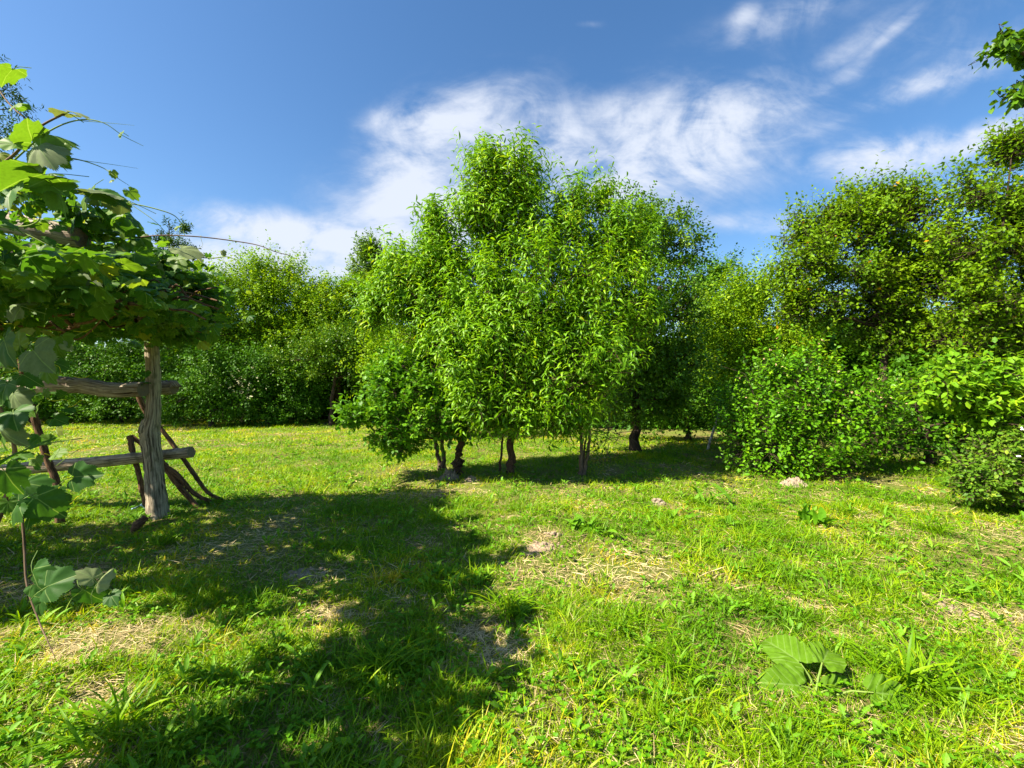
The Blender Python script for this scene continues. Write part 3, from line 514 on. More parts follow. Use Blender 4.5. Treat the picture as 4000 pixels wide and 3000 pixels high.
# dense wood behind the hedge: stops the sky from showing low down
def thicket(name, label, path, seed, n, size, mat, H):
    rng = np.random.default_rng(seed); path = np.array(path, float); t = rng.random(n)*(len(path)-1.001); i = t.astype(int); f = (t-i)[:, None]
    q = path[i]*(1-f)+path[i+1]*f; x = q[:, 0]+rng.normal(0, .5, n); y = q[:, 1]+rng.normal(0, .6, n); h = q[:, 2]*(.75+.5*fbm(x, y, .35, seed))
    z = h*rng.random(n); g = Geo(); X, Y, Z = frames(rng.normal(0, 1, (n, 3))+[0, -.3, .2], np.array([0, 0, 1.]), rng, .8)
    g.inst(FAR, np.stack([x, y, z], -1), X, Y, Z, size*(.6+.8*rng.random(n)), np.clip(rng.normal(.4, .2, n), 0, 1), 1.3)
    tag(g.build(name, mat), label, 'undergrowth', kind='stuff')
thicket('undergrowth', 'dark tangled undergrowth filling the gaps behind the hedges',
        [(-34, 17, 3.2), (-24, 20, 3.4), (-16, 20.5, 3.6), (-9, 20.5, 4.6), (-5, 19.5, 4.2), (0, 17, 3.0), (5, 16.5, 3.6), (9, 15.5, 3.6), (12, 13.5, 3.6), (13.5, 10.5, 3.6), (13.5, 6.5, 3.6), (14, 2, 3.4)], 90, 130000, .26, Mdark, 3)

# ------------------------------------------------------------------ ground
def make_ground():
    r = np.concatenate([np.linspace(0, 22, 111), np.geomspace(24, 900, 24)]); th = np.linspace(0, 2*np.pi, 241)[:-1]
    R, T = np.meshgrid(r[1:], th, indexing='ij'); x = (R*np.sin(T)).ravel(); y = (R*np.cos(T)).ravel()
    V = np.vstack([[0, 0, gz(np.array([0.]), np.array([0.]))[0]], np.stack([x, y, gz(x, y)], -1)]); m = 240; n = len(r)-1
    i = np.arange(n-1)[:, None]*m; j = np.arange(m)[None]; k = (j+1) % m
    F = np.stack([1+i+j, 1+i+m+j, 1+i+m+k, 1+i+k], -1).reshape(-1, 4); T3 = np.stack([np.zeros(m, int), 1+np.arange(m), 1+(np.arange(m)+1) % m], -1)
    g = Geo(); g.add(V, [F[:, ::-1], T3[:, ::-1]]); tag(g.build('ground', ground_mat()), kind='structure')
make_ground()
# worn patches where dry straw and soil show: (px, py, radius px x, radius px y, strength)
BARE = [(1300, 2350, 120, 50, .8), (600, 2520, 160, 50, .7), (1200, 2560, 130, 40, .6), (1800, 2480, 120, 50, .7), (2850, 2320, 160, 40, .6), (2900, 2550, 110, 70, .7), (3050, 2180, 200, 30, .5), (2600, 2230, 120, 30, .5), (350, 2650, 160, 60, .7), (3400, 2480, 160, 40, .6), (1600, 1850, 200, 25, .5), (600, 1750, 300, 20, .4),(2120, 2150, 110, 60, 1.0), (3730, 2390, 150, 60, 1.1), (1000, 2100, 260, 90, .8), (1180, 2240, 220, 60, .9), (2700, 1860, 330, 40, .6), (3380, 1865, 120, 20, .6), (960, 2500, 260, 70, .8), (1350, 2420, 130, 60, .7),
        (3900, 2520, 240, 110, .95), (250, 2830, 200, 70, .7), (1820, 1905, 160, 40, .8), (2300, 1880, 220, 30, .6), (2480, 2400, 120, 50, .7), (2280, 2480, 90, 40, .5), (3250, 2740, 200, 60, .7), (3560, 2840, 150, 80, .7),
        (2100, 2760, 200, 60, .6), (1950, 2700, 120, 50, .6), (700, 2120, 200, 50, .7), (2900, 1790, 120, 25, .7), (3500, 2180, 200, 40, .5), (100, 2300, 200, 60, .6), (2560, 2600, 140, 60, .5), (3850, 2850, 180, 120, .7), (1480, 1940, 150, 25, .5), (2200, 2890, 160, 60, .6)]
BG = []
for (a, b, ra, rb, s_) in BARE:
    c = G(a, b); D = c[1]; BG.append((c[0], D, ra/FPX*D, CZ*FPX/(b-rb-1500)-D, s_))
def bare(x, y):
    m = np.zeros(np.shape(x))
    wx = x+(vnoise(x, y, 2.3, 31)-.5)*.5; wy = y+(vnoise(x, y, 2.3, 32)-.5)*.5
    for cx, cy, rx, ry, s_ in BG: m = np.maximum(m, s_*np.exp(-(((wx-cx)/rx)**2+((wy-cy)/max(ry, .08))**2)*.8))
    return np.clip(m*.9+np.clip((fbm(x, y, 1.1, 41)-.50)*2.6, 0, .62)+np.clip((fbm(x, y, 3.3, 44)-.6)*2.5, 0, .5)*np.clip(1.5-y/8, .1, 1)*np.clip(1.35-y/9, .0, 1), 0, 1)
def field(n, d0, d1, rng, k=1.28, bias=2):
    """random spots on the ground in a fan in front of the viewpoint"""
    D = (d0**bias+(d1**bias-d0**bias)*rng.random(n))**(1/bias); x = D*k*(rng.random(n)*2-1); return x, D
def under_hedge(x, y):
    """true where the hedges stand, so the meadow ends there"""
    px = 2000+x/y*FPX; edge = np.interp(px, [-800, 0, 1400, 2200, 2700, 3000, 3300, 3700, 4000, 5000], [18.2, 18.2, 18.2, 14.5, 12.6, 10.4, 9.8, 8.6, 7.0, 6.0]); return y > edge
def grass_blades(name, label, mat, specs, seed, dry=False):
    rng = np.random.default_rng(seed); g = Geo()
    for (n, d0, d1, L, w) in specs:
        x, y = field(n, d0, d1, rng); b = bare(x, y); tall = fbm(x, y, 1.7, 51); clump = vnoise(x, y, 5.5, 61)
        keep = (rng.random(n) < (((.22*np.clip(1.6-y/8, .15, 1))+.85*b) if dry else (1-.93*b)*(.35+.65*np.clip(clump*1.6, 0, 1)))) & ~under_hedge(x, y-.4)
        x, y, b, tall, clump = x[keep], y[keep], b[keep], tall[keep], clump[keep]; n = len(x)
        z = gz(x, y); az = rng.random(n)*6.283
        if dry:
            Ln = L*(.4+1.3*rng.random(n)); el = np.abs(rng.normal(0, .22, n)); bend = -.25*rng.random(n); ww = w*(.6+.8*rng.random(n)); z = z+rng.random(n)*.03
        else:
            Ln = L*(.45+.75*rng.random(n))*(.55+1.0*tall)*(.7+.6*clump)*(1-.35*b); el = 1.45-np.abs(rng.normal(0, .42, n)); bend = -(.3+1.2*rng.random(n)); ww = w*(.6+.8*rng.random(n))
        ts = np.array([0, .35, .7, 1.0]); wid = np.array([.8, 1, .65, .0])
        dx, dy = np.cos(az), np.sin(az); px_ = np.stack([-dy, dx, np.zeros(n)], -1)
        e2 = el[:, None]+bend[:, None]*ts[None]; step = np.diff(ts, prepend=0)[None]*Ln[:, None]
        h = np.cumsum(np.cos(e2)*step, 1); v_ = np.cumsum(np.sin(e2)*step, 1)
        if dry: v_ = np.maximum(v_, 0)
        c = np.stack([x[:, None]+dx[:, None]*h, y[:, None]+dy[:, None]*h, z[:, None]+v_-.01], -1)
        tw = rng.normal(0, .5, n)[:, None, None]*np.array([0, 0, 1.])
        o = (px_[:, None]+tw)*(ww[:, None, None]*wid[None, :, None])*.5
        V = np.concatenate([c[:, :3]-o[:, :3], c[:, :3]+o[:, :3], c[:, 3:]], 1)     # 0..2 left, 3..5 right, 6 tip
        off = np.arange(n)[:, None]*7
        F4 = np.concatenate([off+np.array([0, 3, 4, 1]), off+np.array([1, 4, 5, 2])]); F3 = off+np.array([2, 5, 6])
        tone = np.clip(-.02+.95*fbm(x, y, 1.1, 71)+.25*(vnoise(x, y, 4.0, 75)-.5)+rng.normal(0, .14, n)+.3*b+np.clip((y-7)/30, 0, .12), 0, 1)
        g.add(V.reshape(-1, 3), [F4, F3], np.repeat(tone, 7))
    return tag(g.build(name, mat), label, 'grass', kind='stuff')
Mgrass = leaf_mat('meadow_grass', [(0, (.022, .085, .006)), (.4, (.050, .155, .007)), (.7, (.095, .215, .009)), (.88, (.13, .225, .016)), (1, (.21, .235, .05))], trans=.40, rough=.45, spec=.4, tt=(1.5, 1.4, .4), gain=(2.5, 1.75, .45))
Mstraw = leaf_mat('dry_straw', [(0, (.20, .13, .055)), (.5, (.42, .32, .15)), (1, (.62, .50, .28))], trans=.15, rough=.6, tt=(1, 1, 1), gain=(1, 1, 1))
Mclover = leaf_mat('ground_cover_leaf', [(0, (.022, .105, .010)), (.6, (.050, .175, .012)), (1, (.11, .25, .02))], trans=.3, rough=.5)
Mbroad = leaf_mat('broad_weed_leaf', [(0, (.035, .130, .015)), (.6, (.070, .21, .022)), (1, (.13, .29, .03))], trans=.33, rough=.5, spec=.3, veins=2)
grass_blades('grass', 'short sunlit meadow grass in uneven tufts', Mgrass,
             [(150000, 1.3, 3.2, .085, .0036), (22000, 1.3, 3.6, .15, .0058), (160000, 3.2, 6.0, .095, .0052), (16000, 3.4, 7.5, .17, .008), (150000, 6, 10.5, .10, .0088), (140000, 10.5, 19, .11, .016)], 101)
grass_blades('dry_straw', 'bleached cut straw lying between the grass tufts', Mstraw,
             [(45000, 1.3, 3.2, .075, .0026), (45000, 3.2, 6.5, .09, .0042), (45000, 6.5, 17, .10, .009)], 102, dry=True)
def ground_leaves(name, label, specs, mat, tpl, seed, wmul=1.0, flat=.25, per=3, stalk=.04):
    rng = np.random.default_rng(seed); g = Geo()
    for (n, d0, d1, size) in specs:
        x, y = field(n, d0, d1, rng); b = bare(x, y); cl = vnoise(x, y, 1.9, seed % 50+3)
        keep = (rng.random(n) < (1-b)*np.clip(cl*2.2-.45, .04, 1)) & ~under_hedge(x, y-.3); x, y = x[keep], y[keep]; n = len(x)
        x = np.repeat(x, per); y = np.repeat(y, per); az = np.repeat(rng.random(n)*6.28, per)+np.tile(np.arange(per)*6.283/per, n)+rng.normal(0, .2, n*per); n *= per
        el = np.abs(rng.normal(flat, .25, n)); d = np.stack([np.cos(az)*np.cos(el), np.sin(az)*np.cos(el), np.sin(el)], -1)
        p = np.stack([x, y, gz(x, y)+np.repeat(rng.random(n//per), per)*stalk+.01], -1); X, Y, Z = frames(d, np.array([0, 0, 1.]), rng, .25)
        g.inst(tpl, p, X, Y, Z, size*(.55+.8*rng.random(n)), np.clip(.25+.45*cl[keep].repeat(per)+rng.normal(0, .15, n), 0, 1), wmul)
    return tag(g.build(name, mat), label, 'ground cover', kind='stuff')
ground_leaves('ground_cover', 'clover and small round weed leaves low in the grass', [(7000, 1.3, 3.2, .020), (9000, 3.2, 6.5, .026), (7000, 6.5, 12, .04)], Mclover, OVAL, 111, 1.35, .4, 4, .05)
ground_leaves('ground_cover', 'scattered dandelion and plantain leaves through the foreground grass', [(330, 1.35, 3.6, .085), (380, 3.6, 8.5, .10)], Mbroad, DAND, 112, .8, .75, 5, .01)
ground_leaves('ground_cover', 'narrow lance shaped weed leaves standing in the foreground grass', [(260, 1.35, 3.6, .11), (300, 3.6, 9, .12)], Mbroad, DOCK, 113, .6, .95, 5, .01)

# ------------------------------------------------------------------ single plants and lumps of the meadow
def rosette(name, label, cat, px, py, tpl, size, n, seed, mat=Mbroad, el=.6, w=1.0, spread=.05, group=None, stalk=0, dirs=None):
    rng = np.random.default_rng(seed); c = G(px, py); c[2] = gz(c[0], c[1]); root = thing(name, label, cat, c, group); gl = Geo(); gs = Geo()
    for i in range(n):
        az = (i*2.4+rng.normal(0, .3)) if dirs is None else dirs[i][0]; e = np.clip(rng.normal(el, .22), .1, 1.4) if dirs is None else dirs[i][1]
        L = (stalk*(.7+.6*rng.random())) if dirs is None else dirs[i][2]; s_ = size*(.6+.6*rng.random()) if dirs is None else dirs[i][3]
        d = np.array([math.cos(az)*math.cos(e), math.sin(az)*math.cos(e), math.sin(e)]); b = c+rng.normal(0, spread*.4, 3)*[1, 1, 0]
        if L > .01:
            tip = b+d*L; tube(gs, [b, (b+tip)/2+[0, 0, .15*L], tip+[0, 0, .1*L]], [.006, .005, .004], 6, 0, False); b = tip+np.array([0, 0, .1*L]); d = unit(d*[1, 1, .15]+[0, 0, .05])
        X, Y, Z = frames(d[None], np.array([0, 0, 1.]) if tpl is not BURD else np.array([-.1, -.55, .8])+rng.normal(0, .15, 3), rng, .25); gl.inst(tpl, b[None], X, Y, Z, s_, np.array([np.clip(rng.normal(.42, .15), 0, 1)]), w)
    gl.build('leaves', mat, root, loc=c)
    if gs.n: gs.build('stalks', Mstem, root, loc=c)
    return root
rosette('burdock_plant', 'young burdock with huge ruffled grey-green leaves in the right foreground', 'plant', 3195, 2705, BURD, .3, 5, 1, el=.4,
        mat=leaf_mat('burdock_leaf', [(0, (.032, .100, .016)), (1, (.065, .165, .026))], trans=.32, rough=.65, veins=2, spec=.2),
        dirs=[(2.0, .8, .12, .23), (3.05, .25, .08, .20), (.0, .35, .05, .16), (-.2, .15, .20, .19), (.7, .7, .16, .20)])
DG = 'leafy dock plants in the meadow'
rosette('dock_plant', 'bushy dock with many upright leaves just past the dirt mound', 'plant', 2260, 2075, DOCK, .26, 22, 2, el=.75, spread=.28, group=DG, w=.85)
rosette('dock_plant', 'dark green upright dock standing alone in the grass in front of the flowering shrub', 'plant', 3185, 2040, DOCK, .30, 16, 3, el=1.0, spread=.14, group=DG, w=.8, mat=Moak)
rosette('dock_plant', 'tall pale dock leaves lit by the sun in front of the bare strip', 'plant', 2760, 1960, DOCK, .36, 11, 4, el=1.1, spread=.28, group=DG, w=.7)
rosette('dock_plant', 'loose dock clump with arching leaves left of the tall pale dock', 'plant', 2660, 2030, DOCK, .30, 13, 5, el=.7, spread=.25, group=DG, w=.65)
rosette('dock_plant', 'spreading dock with broad leaves at the lower middle of the meadow', 'plant', 2030, 2420, DOCK, .18, 11, 6, el=.7, spread=.1, group=DG)
TG = 'taller grass tufts standing out of the meadow'
GR = tpl_blade(7, 1.35, .25, [.013, .015, .015, .013, .010, .006])
for i, (px, py, s_, n, lab) in enumerate([(1990, 2400, .27, 70, 'dense upright grass tuft in the middle, at the edge of the shade'), (3600, 2700, .34, 60, 'large coarse grass tuft with arching blades right of the burdock'), (3450, 2640, .22, 45, 'small grass tuft between the burdock and the coarse tuft'),
                                          (450, 2890, .30, 80, 'dark grass tuft in the shade at bottom left'), (1500, 2640, .26, 70, 'bluish shaded grass tuft with drooping blades, left of middle'), (2450, 2480, .24, 55, 'upright thin grass tuft beside a straw patch, right of middle'),
                                          (2630, 2640, .26, 45, 'bright grass tuft in the sun, left of the burdock'), (640, 2110, .22, 80, 'short thick grass tuft around the foot of the wooden post'), (3300, 2010, .26, 50, 'grass tuft behind the dark dock in front of the shrub'),
                                          (3640, 2080, .28, 60, 'hazy grass tuft near the dusty bush at right'), (1080, 2330, .20, 45, 'small grass tuft catching light under the arbor shade')]):
    rosette('grass_tuft', lab, 'grass tuft', px, py, GR, s_, int(n*1.7), 200+i, mat=Mgrass, el=1.05, spread=.16, group=TG, w=1.15)
def mound(name, label, cat, px, py, rx, ry, h, mat, seed, rough=.35, n=46, group=None):
    c = G(px, py); c[2] = gz(c[0], c[1])-.01; rng = np.random.default_rng(seed); g = Geo(); a = np.linspace(-1.15, 1.15, n); X, Y = np.meshgrid(a, a, indexing='ij')
    r = np.hypot(X, Y)*(1+.5*(fbm(X+9, Y+9, 2.2, seed)-.5)); z = h*np.clip(1-r**2, -.25, 1)**1.0*(1+rough*3*(fbm(X+5, Y+5, 5, seed+3)-.5))+h*rough*(vnoise(X+3, Y+3, 13, seed+5)-.5)*(r < 1)
    V = np.stack([c[0]+X*rx, c[1]+Y*ry, c[2]+z], -1).reshape(-1, 3); i = np.arange(n-1)[:, None]*n; j = np.arange(n-1)[None]
    g.add(V, [np.stack([i+j, i+n+j, i+n+j+1, i+j+1], -1).reshape(-1, 4)], .5)
    for k in range(int(14*n/46)):
        p = np.array([c[0]+rng.normal(0, .5)*rx, c[1]+rng.normal(0, .5)*ry, 0]); rr = np.hypot((p[0]-c[0])/rx, (p[1]-c[1])/ry); p[2] = c[2]+h*max(1-rr*rr, 0)+.004; s_ = rng.uniform(.008, .024)
        tube(g, [p-[s_, 0, 0], p-[s_*.5, 0, -s_*.3], p+[s_*.4, 0, s_*.2], p+[s_, 0, 0]], [s_*.3, s_*.8, s_*.9, s_*.3], 6, .5, True, rng)
    return tag(g.build(name, mat, smooth=True, loc=c), label, cat, group)
Msoil = plain_mat('crumbly_soil', (.27, .20, .13), .95, .4, 45, .9)
Mpale = plain_mat('pale_dry_clay', (.27, .21, .15), .95, .45, 30, .9)
SG = 'small heaps of dug soil in the grass'
mound('soil_mound', 'crumbly pale brown molehill in the middle of the sunny grass', 'soil mound', 2120, 2150, .17, .16, .035, Msoil, 301, group=SG)
mound('soil_mound', 'smaller patch of dug soil just behind the molehill', 'soil mound', 2160, 2100, .10, .09, .03, Msoil, 302, group=SG)
mound('soil_mound', 'flat grey molehill far to the right in front of the dusty bush', 'soil mound', 3700, 2385, .15, .12, .03, Msoil, 303, group=SG)
mound('soil_mound', 'pale dirt pile in front of the flowering shrub', 'soil mound', 3100, 1885, .21, .17, .10, Mpale, 304, .5, group=SG)
mound('soil_mound', 'flat shaded soil patch under the arbor shadow', 'soil mound', 1180, 2245, .18, .16, .02, Msoil, 305, group=SG)
mound('soil_mound', 'low pale clod beyond the dock plants on the right', 'soil mound', 2570, 1965, .12, .08, .06, Mpale, 306, group=SG)
mound('rock', 'rough pale stone lying at the foot of the leaning peach trunk', 'rock', 1755, 1868, .17, .10, .11, Mpale, 307, .9)
mound('rock', 'small weathered stone lump right of the peach trunk rock', 'rock', 1840, 1878, .10, .07, .06, Mpale, 308, .9)

# ------------------------------------------------------------------ wooden arbor
def log(geo, pts, seg=14, rough=.14, seed=0, n=None, bumps=()):
    rng = np.random.default_rng(seed); q = spline(np.array([[*P(a, b, D), r] for a, b, D, r in pts]), n or len(pts)*7); r = q[:, 3].copy()
    rr = rng.normal(0, .025, len(q)); tube(geo, q[:, :3], r*(1+rr), seg, rough, True, rng)
arb = thing('arbor', 'rustic wooden arbor of weathered grey logs carrying a grapevine, left', 'arbor', G(615, 2010))
ab = G(615, 2010)
def part(name, pts, mat=Mweath, parent=arb, base=ab, **k):
    g = Geo(); log(g, pts, **k); return g.build(name, mat, parent, loc=base)
part('post', [(622, 2040, 5.2, 0.1112), (612, 1950, 5.2, 0.0990), (600, 1820, 5.2, 0.0918), (588, 1720, 5.2, 0.0948), (586, 1672, 5.2, 0.0969), (597, 1620, 5.2, 0.0718), (600, 1500, 5.2, 0.0703), (594, 1380, 5.2, 0.0661), (588, 1290, 5.2, 0.0631), (586, 1225, 5.2, 0.0574)], seed=1, seg=20, n=60)
part('knot', [(560, 1700, 5.17, 0.0338), (560, 1680, 5.14, 0.0488), (566, 1655, 5.15, 0.0375)], seed=2, seg=10)
part('upper_rail', [(-700, 1530, 5.0, .08), (-300, 1510, 5.0, .085), (60, 1515, 5.03, .09), (200, 1506, 5.05, .10), (320, 1506, 5.06, .088), (440, 1524, 5.06, .085), (560, 1520, 5.05, .085)], mat=Mweath2, seed=3, seg=16, n=60)
part('upper_rail', [(500, 1520, 5.42, .080), (600, 1516, 5.42, .082), (672, 1513, 5.42, .085), (682, 1513, 5.42, .08)], mat=Mweath2, seed=4, seg=16)
part('lower_rail', [(-700, 1905, 5.40, .07), (-200, 1860, 5.40, .075), (100, 1830, 5.40, .078), (400, 1803, 5.40, .072), (640, 1778, 5.40, .068), (748, 1766, 5.40, .068)], mat=Mweath, seed=5, seg=16, n=60)
part('beam', [(-900, 690, 3.3, .07), (-300, 800, 3.25, .075), (0, 862, 3.25, .075), (322, 930, 3.2, .072)], mat=Mweath2, seed=6, seg=16, n=50)
part('beam', [(-900, 1150, 4.6, .07), (0, 1195, 4.9, .08), (300, 1212, 5.0, .08), (640, 1232, 5.2, .07)], mat=Mweath2, seed=7, seg=14, n=40)
part('crossbeam', [(630, 1235, 5.3, .06), (480, 1180, 4.0, .06), (60, 1000, 2.7, .06)], mat=Mweath2, seed=8, seg=12, n=30)
part('post', [(-1400, 2420, 2.9, .12), (-1400, 1500, 2.9, .10), (-1390, 1050, 2.9, .09)], seed=9, seg=14)
STK = 'brown sticks propped behind the arbor post'
def stick(label, chains, seed, name='leaning_stick', cat='stick', mat=Mstick, group=STK):
    g = Geo(); b = G(chains[0][-1][0], 1960)
    for i, c in enumerate(chains): log(g, c, seg=9, rough=.3, seed=seed+i, n=len(c)*7)
    return tag(g.build(name, mat, loc=b), label, cat, group)
stick('short upright stick with a broken dark top left of the post', [[(508, 1703, 5.55, 0.0338), (520, 1770, 5.5, 0.0315), (545, 1860, 5.48, 0.0300), (560, 1930, 5.45, 0.0315), (580, 2005, 5.4, 0.0338)]], 11)
stick('long forked stick leaning behind the post with two feet on the grass', [[(515, 1705, 5.62, 0.0263), (560, 1740, 5.6, 0.0263), (640, 1815, 5.6, 0.0360), (680, 1870, 5.6, 0.0375), (720, 1920, 5.6, 0.0315), (775, 1985, 5.6, 0.0263)], [(660, 1830, 5.6, 0.0338), (700, 1860, 5.6, 0.0300), (740, 1910, 5.65, 0.0263), (780, 1940, 5.7, 0.0255), (825, 1960, 5.8, 0.0225)]], 12)
stick('longest straight stick leaning from the upper rail out to the right', [[(536, 1540, 5.6, 0.0315), (575, 1620, 5.65, 0.0300), (640, 1690, 5.7, 0.0270), (720, 1800, 5.75, 0.0270), (790, 1900, 5.8, 0.0255), (820, 1930, 5.85, 0.0240), (870, 1955, 5.9, 0.0210)]], 13)
stick('white-topped leaning stake at the hedge between the dark bush and the small bright bush', [[(2820, 1590, 10.6, .032), (2802, 1640, 10.6, .03), (2784, 1692, 10.6, .03), (2764, 1758, 10.6, .03)]], 14, 'stake', 'stake', bark_mat('bleached_stake', (.2, .17, .13), (.6, .56, .48), 60, 6, .4), None)
g_ = Geo(); log(g_, [(520, 2075, 4.7, .03), (545, 2045, 4.7, .05), (575, 2020, 4.75, .03)], seed=21, seg=8, rough=.5)
tag(g_.build('wood_chunk', Mstick, loc=G(540, 2060)), 'grey splintered wood chunk in the grass left of the post foot', 'wood')
def scrap():
    n = 12; a = np.linspace(-1, 1, n); X, Y = np.meshgrid(a, a*.5, indexing='ij'); c = G(555, 1995); z = .06+.07*fbm(X+4, Y+4, 3, 8)-.05*np.abs(X)
    V = np.stack([c[0]+X*.11+.02*vnoise(X+4, Y+4, 4, 3), c[1]+Y*.10, gz(c[0], c[1])+z], -1).reshape(-1, 3); i = np.arange(n-1)[:, None]*n; j = np.arange(n-1)[None]; g = Geo()
    g.add(V, [np.stack([i+j, i+n+j, i+n+j+1, i+j+1], -1).reshape(-1, 4)]); o = g.build('plastic_scrap', plain_mat('pale_blue_plastic', (.30, .45, .62), .3, .3, 20), loc=c)
    md = o.modifiers.new('thickness', 'SOLIDIFY'); md.thickness = .003; tag(o, 'crumpled pale blue plastic scrap caught at the foot of the post', 'litter')
scrap()

# ------------------------------------------------------------------ grapevine on the arbor
def grapevine():
    rng = np.random.default_rng(500); base = G(235, 2010); root = thing('grapevine', 'large grapevine with lobed yellow-green leaves sprawling over the arbor', 'vine', base)
    # trunk-like stems
    for k, (pts, s_) in enumerate([([(235, 2040, 5.0, .045), (235, 1950, 5.0, .042), (215, 1870, 5.0, .036), (185, 1790, 5.0, .034), (150, 1680, 5.0, .034), (125, 1590, 5.0, .034), (100, 1500, 5.0, .036), (85, 1380, 5.0, .036), (95, 1280, 5.0, .036), (120, 1200, 4.9, .03)], 31),
                      ([(-60, 2150, 3.0, .02), (20, 1960, 3.0, .016), (60, 1800, 2.9, .012), (30, 1650, 2.8, .010), (-60, 1500, 2.7, .010)], 32),
                      ([(60, 1850, 2.25, .005), (85, 2000, 2.2, .005), (95, 2120, 2.2, .005), (105, 2280, 2.15, .0045), (150, 2420, 2.1, .0035), (185, 2500, 2.05, .0025), (215, 2570, 2.0, .0015)], 33)]):
        g = Geo(); log(g, pts, seg=9, rough=.3, seed=s_, n=len(pts)*6); g.build('stem', Mstick if k == 0 else Mshoot, root, loc=base)
    # tangle of old canes along the top rail
    g = Geo()
    for i in range(120):
        x = rng.uniform(-400, 600); D = rng.uniform(2.9, 4.9); y = 1190+rng.normal(0, 38); pts = []; dx = rng.choice([-1, 1])
        for k in range(6): pts.append(P(x, y, D)); x += dx*rng.uniform(25, 75); y += rng.normal(0, 24); D += rng.normal(0, .08)
        tube(g, spline(pts, 14), np.linspace(.018, .007, 14)*rng.uniform(.5, 1.3), 5, .3, False, rng)
    for i in range(14):
        x = rng.uniform(620, 800); pts = [P(x, 1190+rng.uniform(0, 60), 4.9)]; pts.append(P(x+rng.uniform(20, 60), 1290+rng.uniform(-30, 30), 4.85)); pts.append(P(x+rng.uniform(30, 110), 1330+rng.uniform(-40, 30), 4.8)); tube(g, spline(pts, 8), np.linspace(.006, .002, 8), 4, 0, False)
    g.build('dry_canes', Mstick, root, loc=base)
    # canopy: leaves where the light has to be stopped, and along the visible outline
    L_ = np.array([math.cos(SUN_A), math.sin(SUN_A)])/math.tan(SUN_E)
    shade = [(0, 2050), (560, 2035), (1000, 1950), (1250, 1925), (1500, 1945), (1700, 2005), (1790, 2100), (1880, 2230), (2010, 2350), (2110, 2500), (2010, 2680), (1780, 3000), (1700, 3300), (300, 3300), (500, 2900), (900, 2770), (1240, 2610), (1350, 2480), (1345, 2330), (1250, 2290), (1000, 2350), (500, 2390), (0, 2440), (-600, 2440), (-900, 2050)]
    sp_ = [tuple(G(a, b)[:2]) for a, b in shade]
    arr = np.array(sp_); n = 20000; gx = rng.uniform(arr[:, 0].min(), arr[:, 0].max(), n); gy = rng.uniform(arr[:, 1].min(), arr[:, 1].max(), n)
    wob = (vnoise(gx+20, gy+20, 2.6, 91)-.5)*.28; ok = inpoly(gx+wob, gy-wob, sp_) & (fbm(gx+20, gy+20, 3.5, 95) > .33); gx, gy = gx[ok], gy[ok]
    z = rng.uniform(2.10, 2.48, len(gx)); z = z+np.clip(rng.exponential(.06, len(gx)), 0, .3)
    p1 = np.stack([gx-L_[0]*z, gy-L_[1]*z, z], -1); keep = p1[:, 0] > -9.5
    px = 2000+p1[:, 0]/np.maximum(p1[:, 1], .1)*FPX; py = 1500-(p1[:, 2]-CZ)/np.maximum(p1[:, 1], .1)*FPX
    top = np.interp(px, [-5000, 0, 250, 520, 560, 700, 780, 850, 870], [300, 960, 970, 980, 990, 1010, 1110, 1180, 1300])
    keep &= ~((px > -50) & (py < top)) & ~((px > 850)); p1 = p1[keep]
    # nearer rim of the canopy and its drooping right end
    def blob(px0, py0, D, rx, ry, rd, n): return P(px0, py0, D)+rng.normal(0, .5, (n, 3))*[rx/FPX*D, rd, ry/FPX*D]
    p2 = np.vstack([blob(*b) for b in [(620, 1130, 5.0, 110, 80, .6, 300), (720, 1180, 5.0, 90, 60, .5, 220), (790, 1215, 4.9, 45, 40, .3, 90), (560, 1240, 4.9, 90, 50, .4, 140), (680, 1290, 4.9, 80, 45, .3, 90), (450, 1050, 4.3, 140, 80, .5, 220),
                                       (380, 900, 3.6, 100, 60, .4, 70), (150, 1060, 3.4, 150, 50, .5, 60), (600, 1010, 4.6, 90, 40, .4, 90), (200, 780, 3.0, 150, 60, .4, 45), (40, 700, 2.8, 90, 100, .4, 30), (600, 1330, 5.0, 40, 40, .12, 16), (560, 1480, 5.0, 30, 30, .05, 2), (560, 1080, 4.6, 180, 110, .5, 300), (690, 1080, 4.7, 110, 70, .5, 200), (790, 1150, 4.9, 60, 50, .3, 110), (300, 1000, 3.8, 260, 90, .4, 160), (250, 900, 3.4, 200, 70, .4, 50)]])
    g = Geo()
    for p, tpl, s0 in ((p1, GRAPE, .105), (p2, GRAPE, .095)):
        for half, tp in ((0, GRAPE), (1, GRAPE2)):
            q = p[half::2]; n = len(q); d = unit(rng.normal(0, 1, (n, 3))*[1, 1, .5]+[.25, -.1, -.25]); X, Y, Z = frames(d, np.array([-.25, -.15, 1.]), rng, .35)
            g.inst(tp, q, X, Y, Z, s0*(.5+.8*rng.random(n)), np.clip(rng.normal(.52, .22, n), 0, 1))
    g.build('leaves', Mvine, root, loc=base)
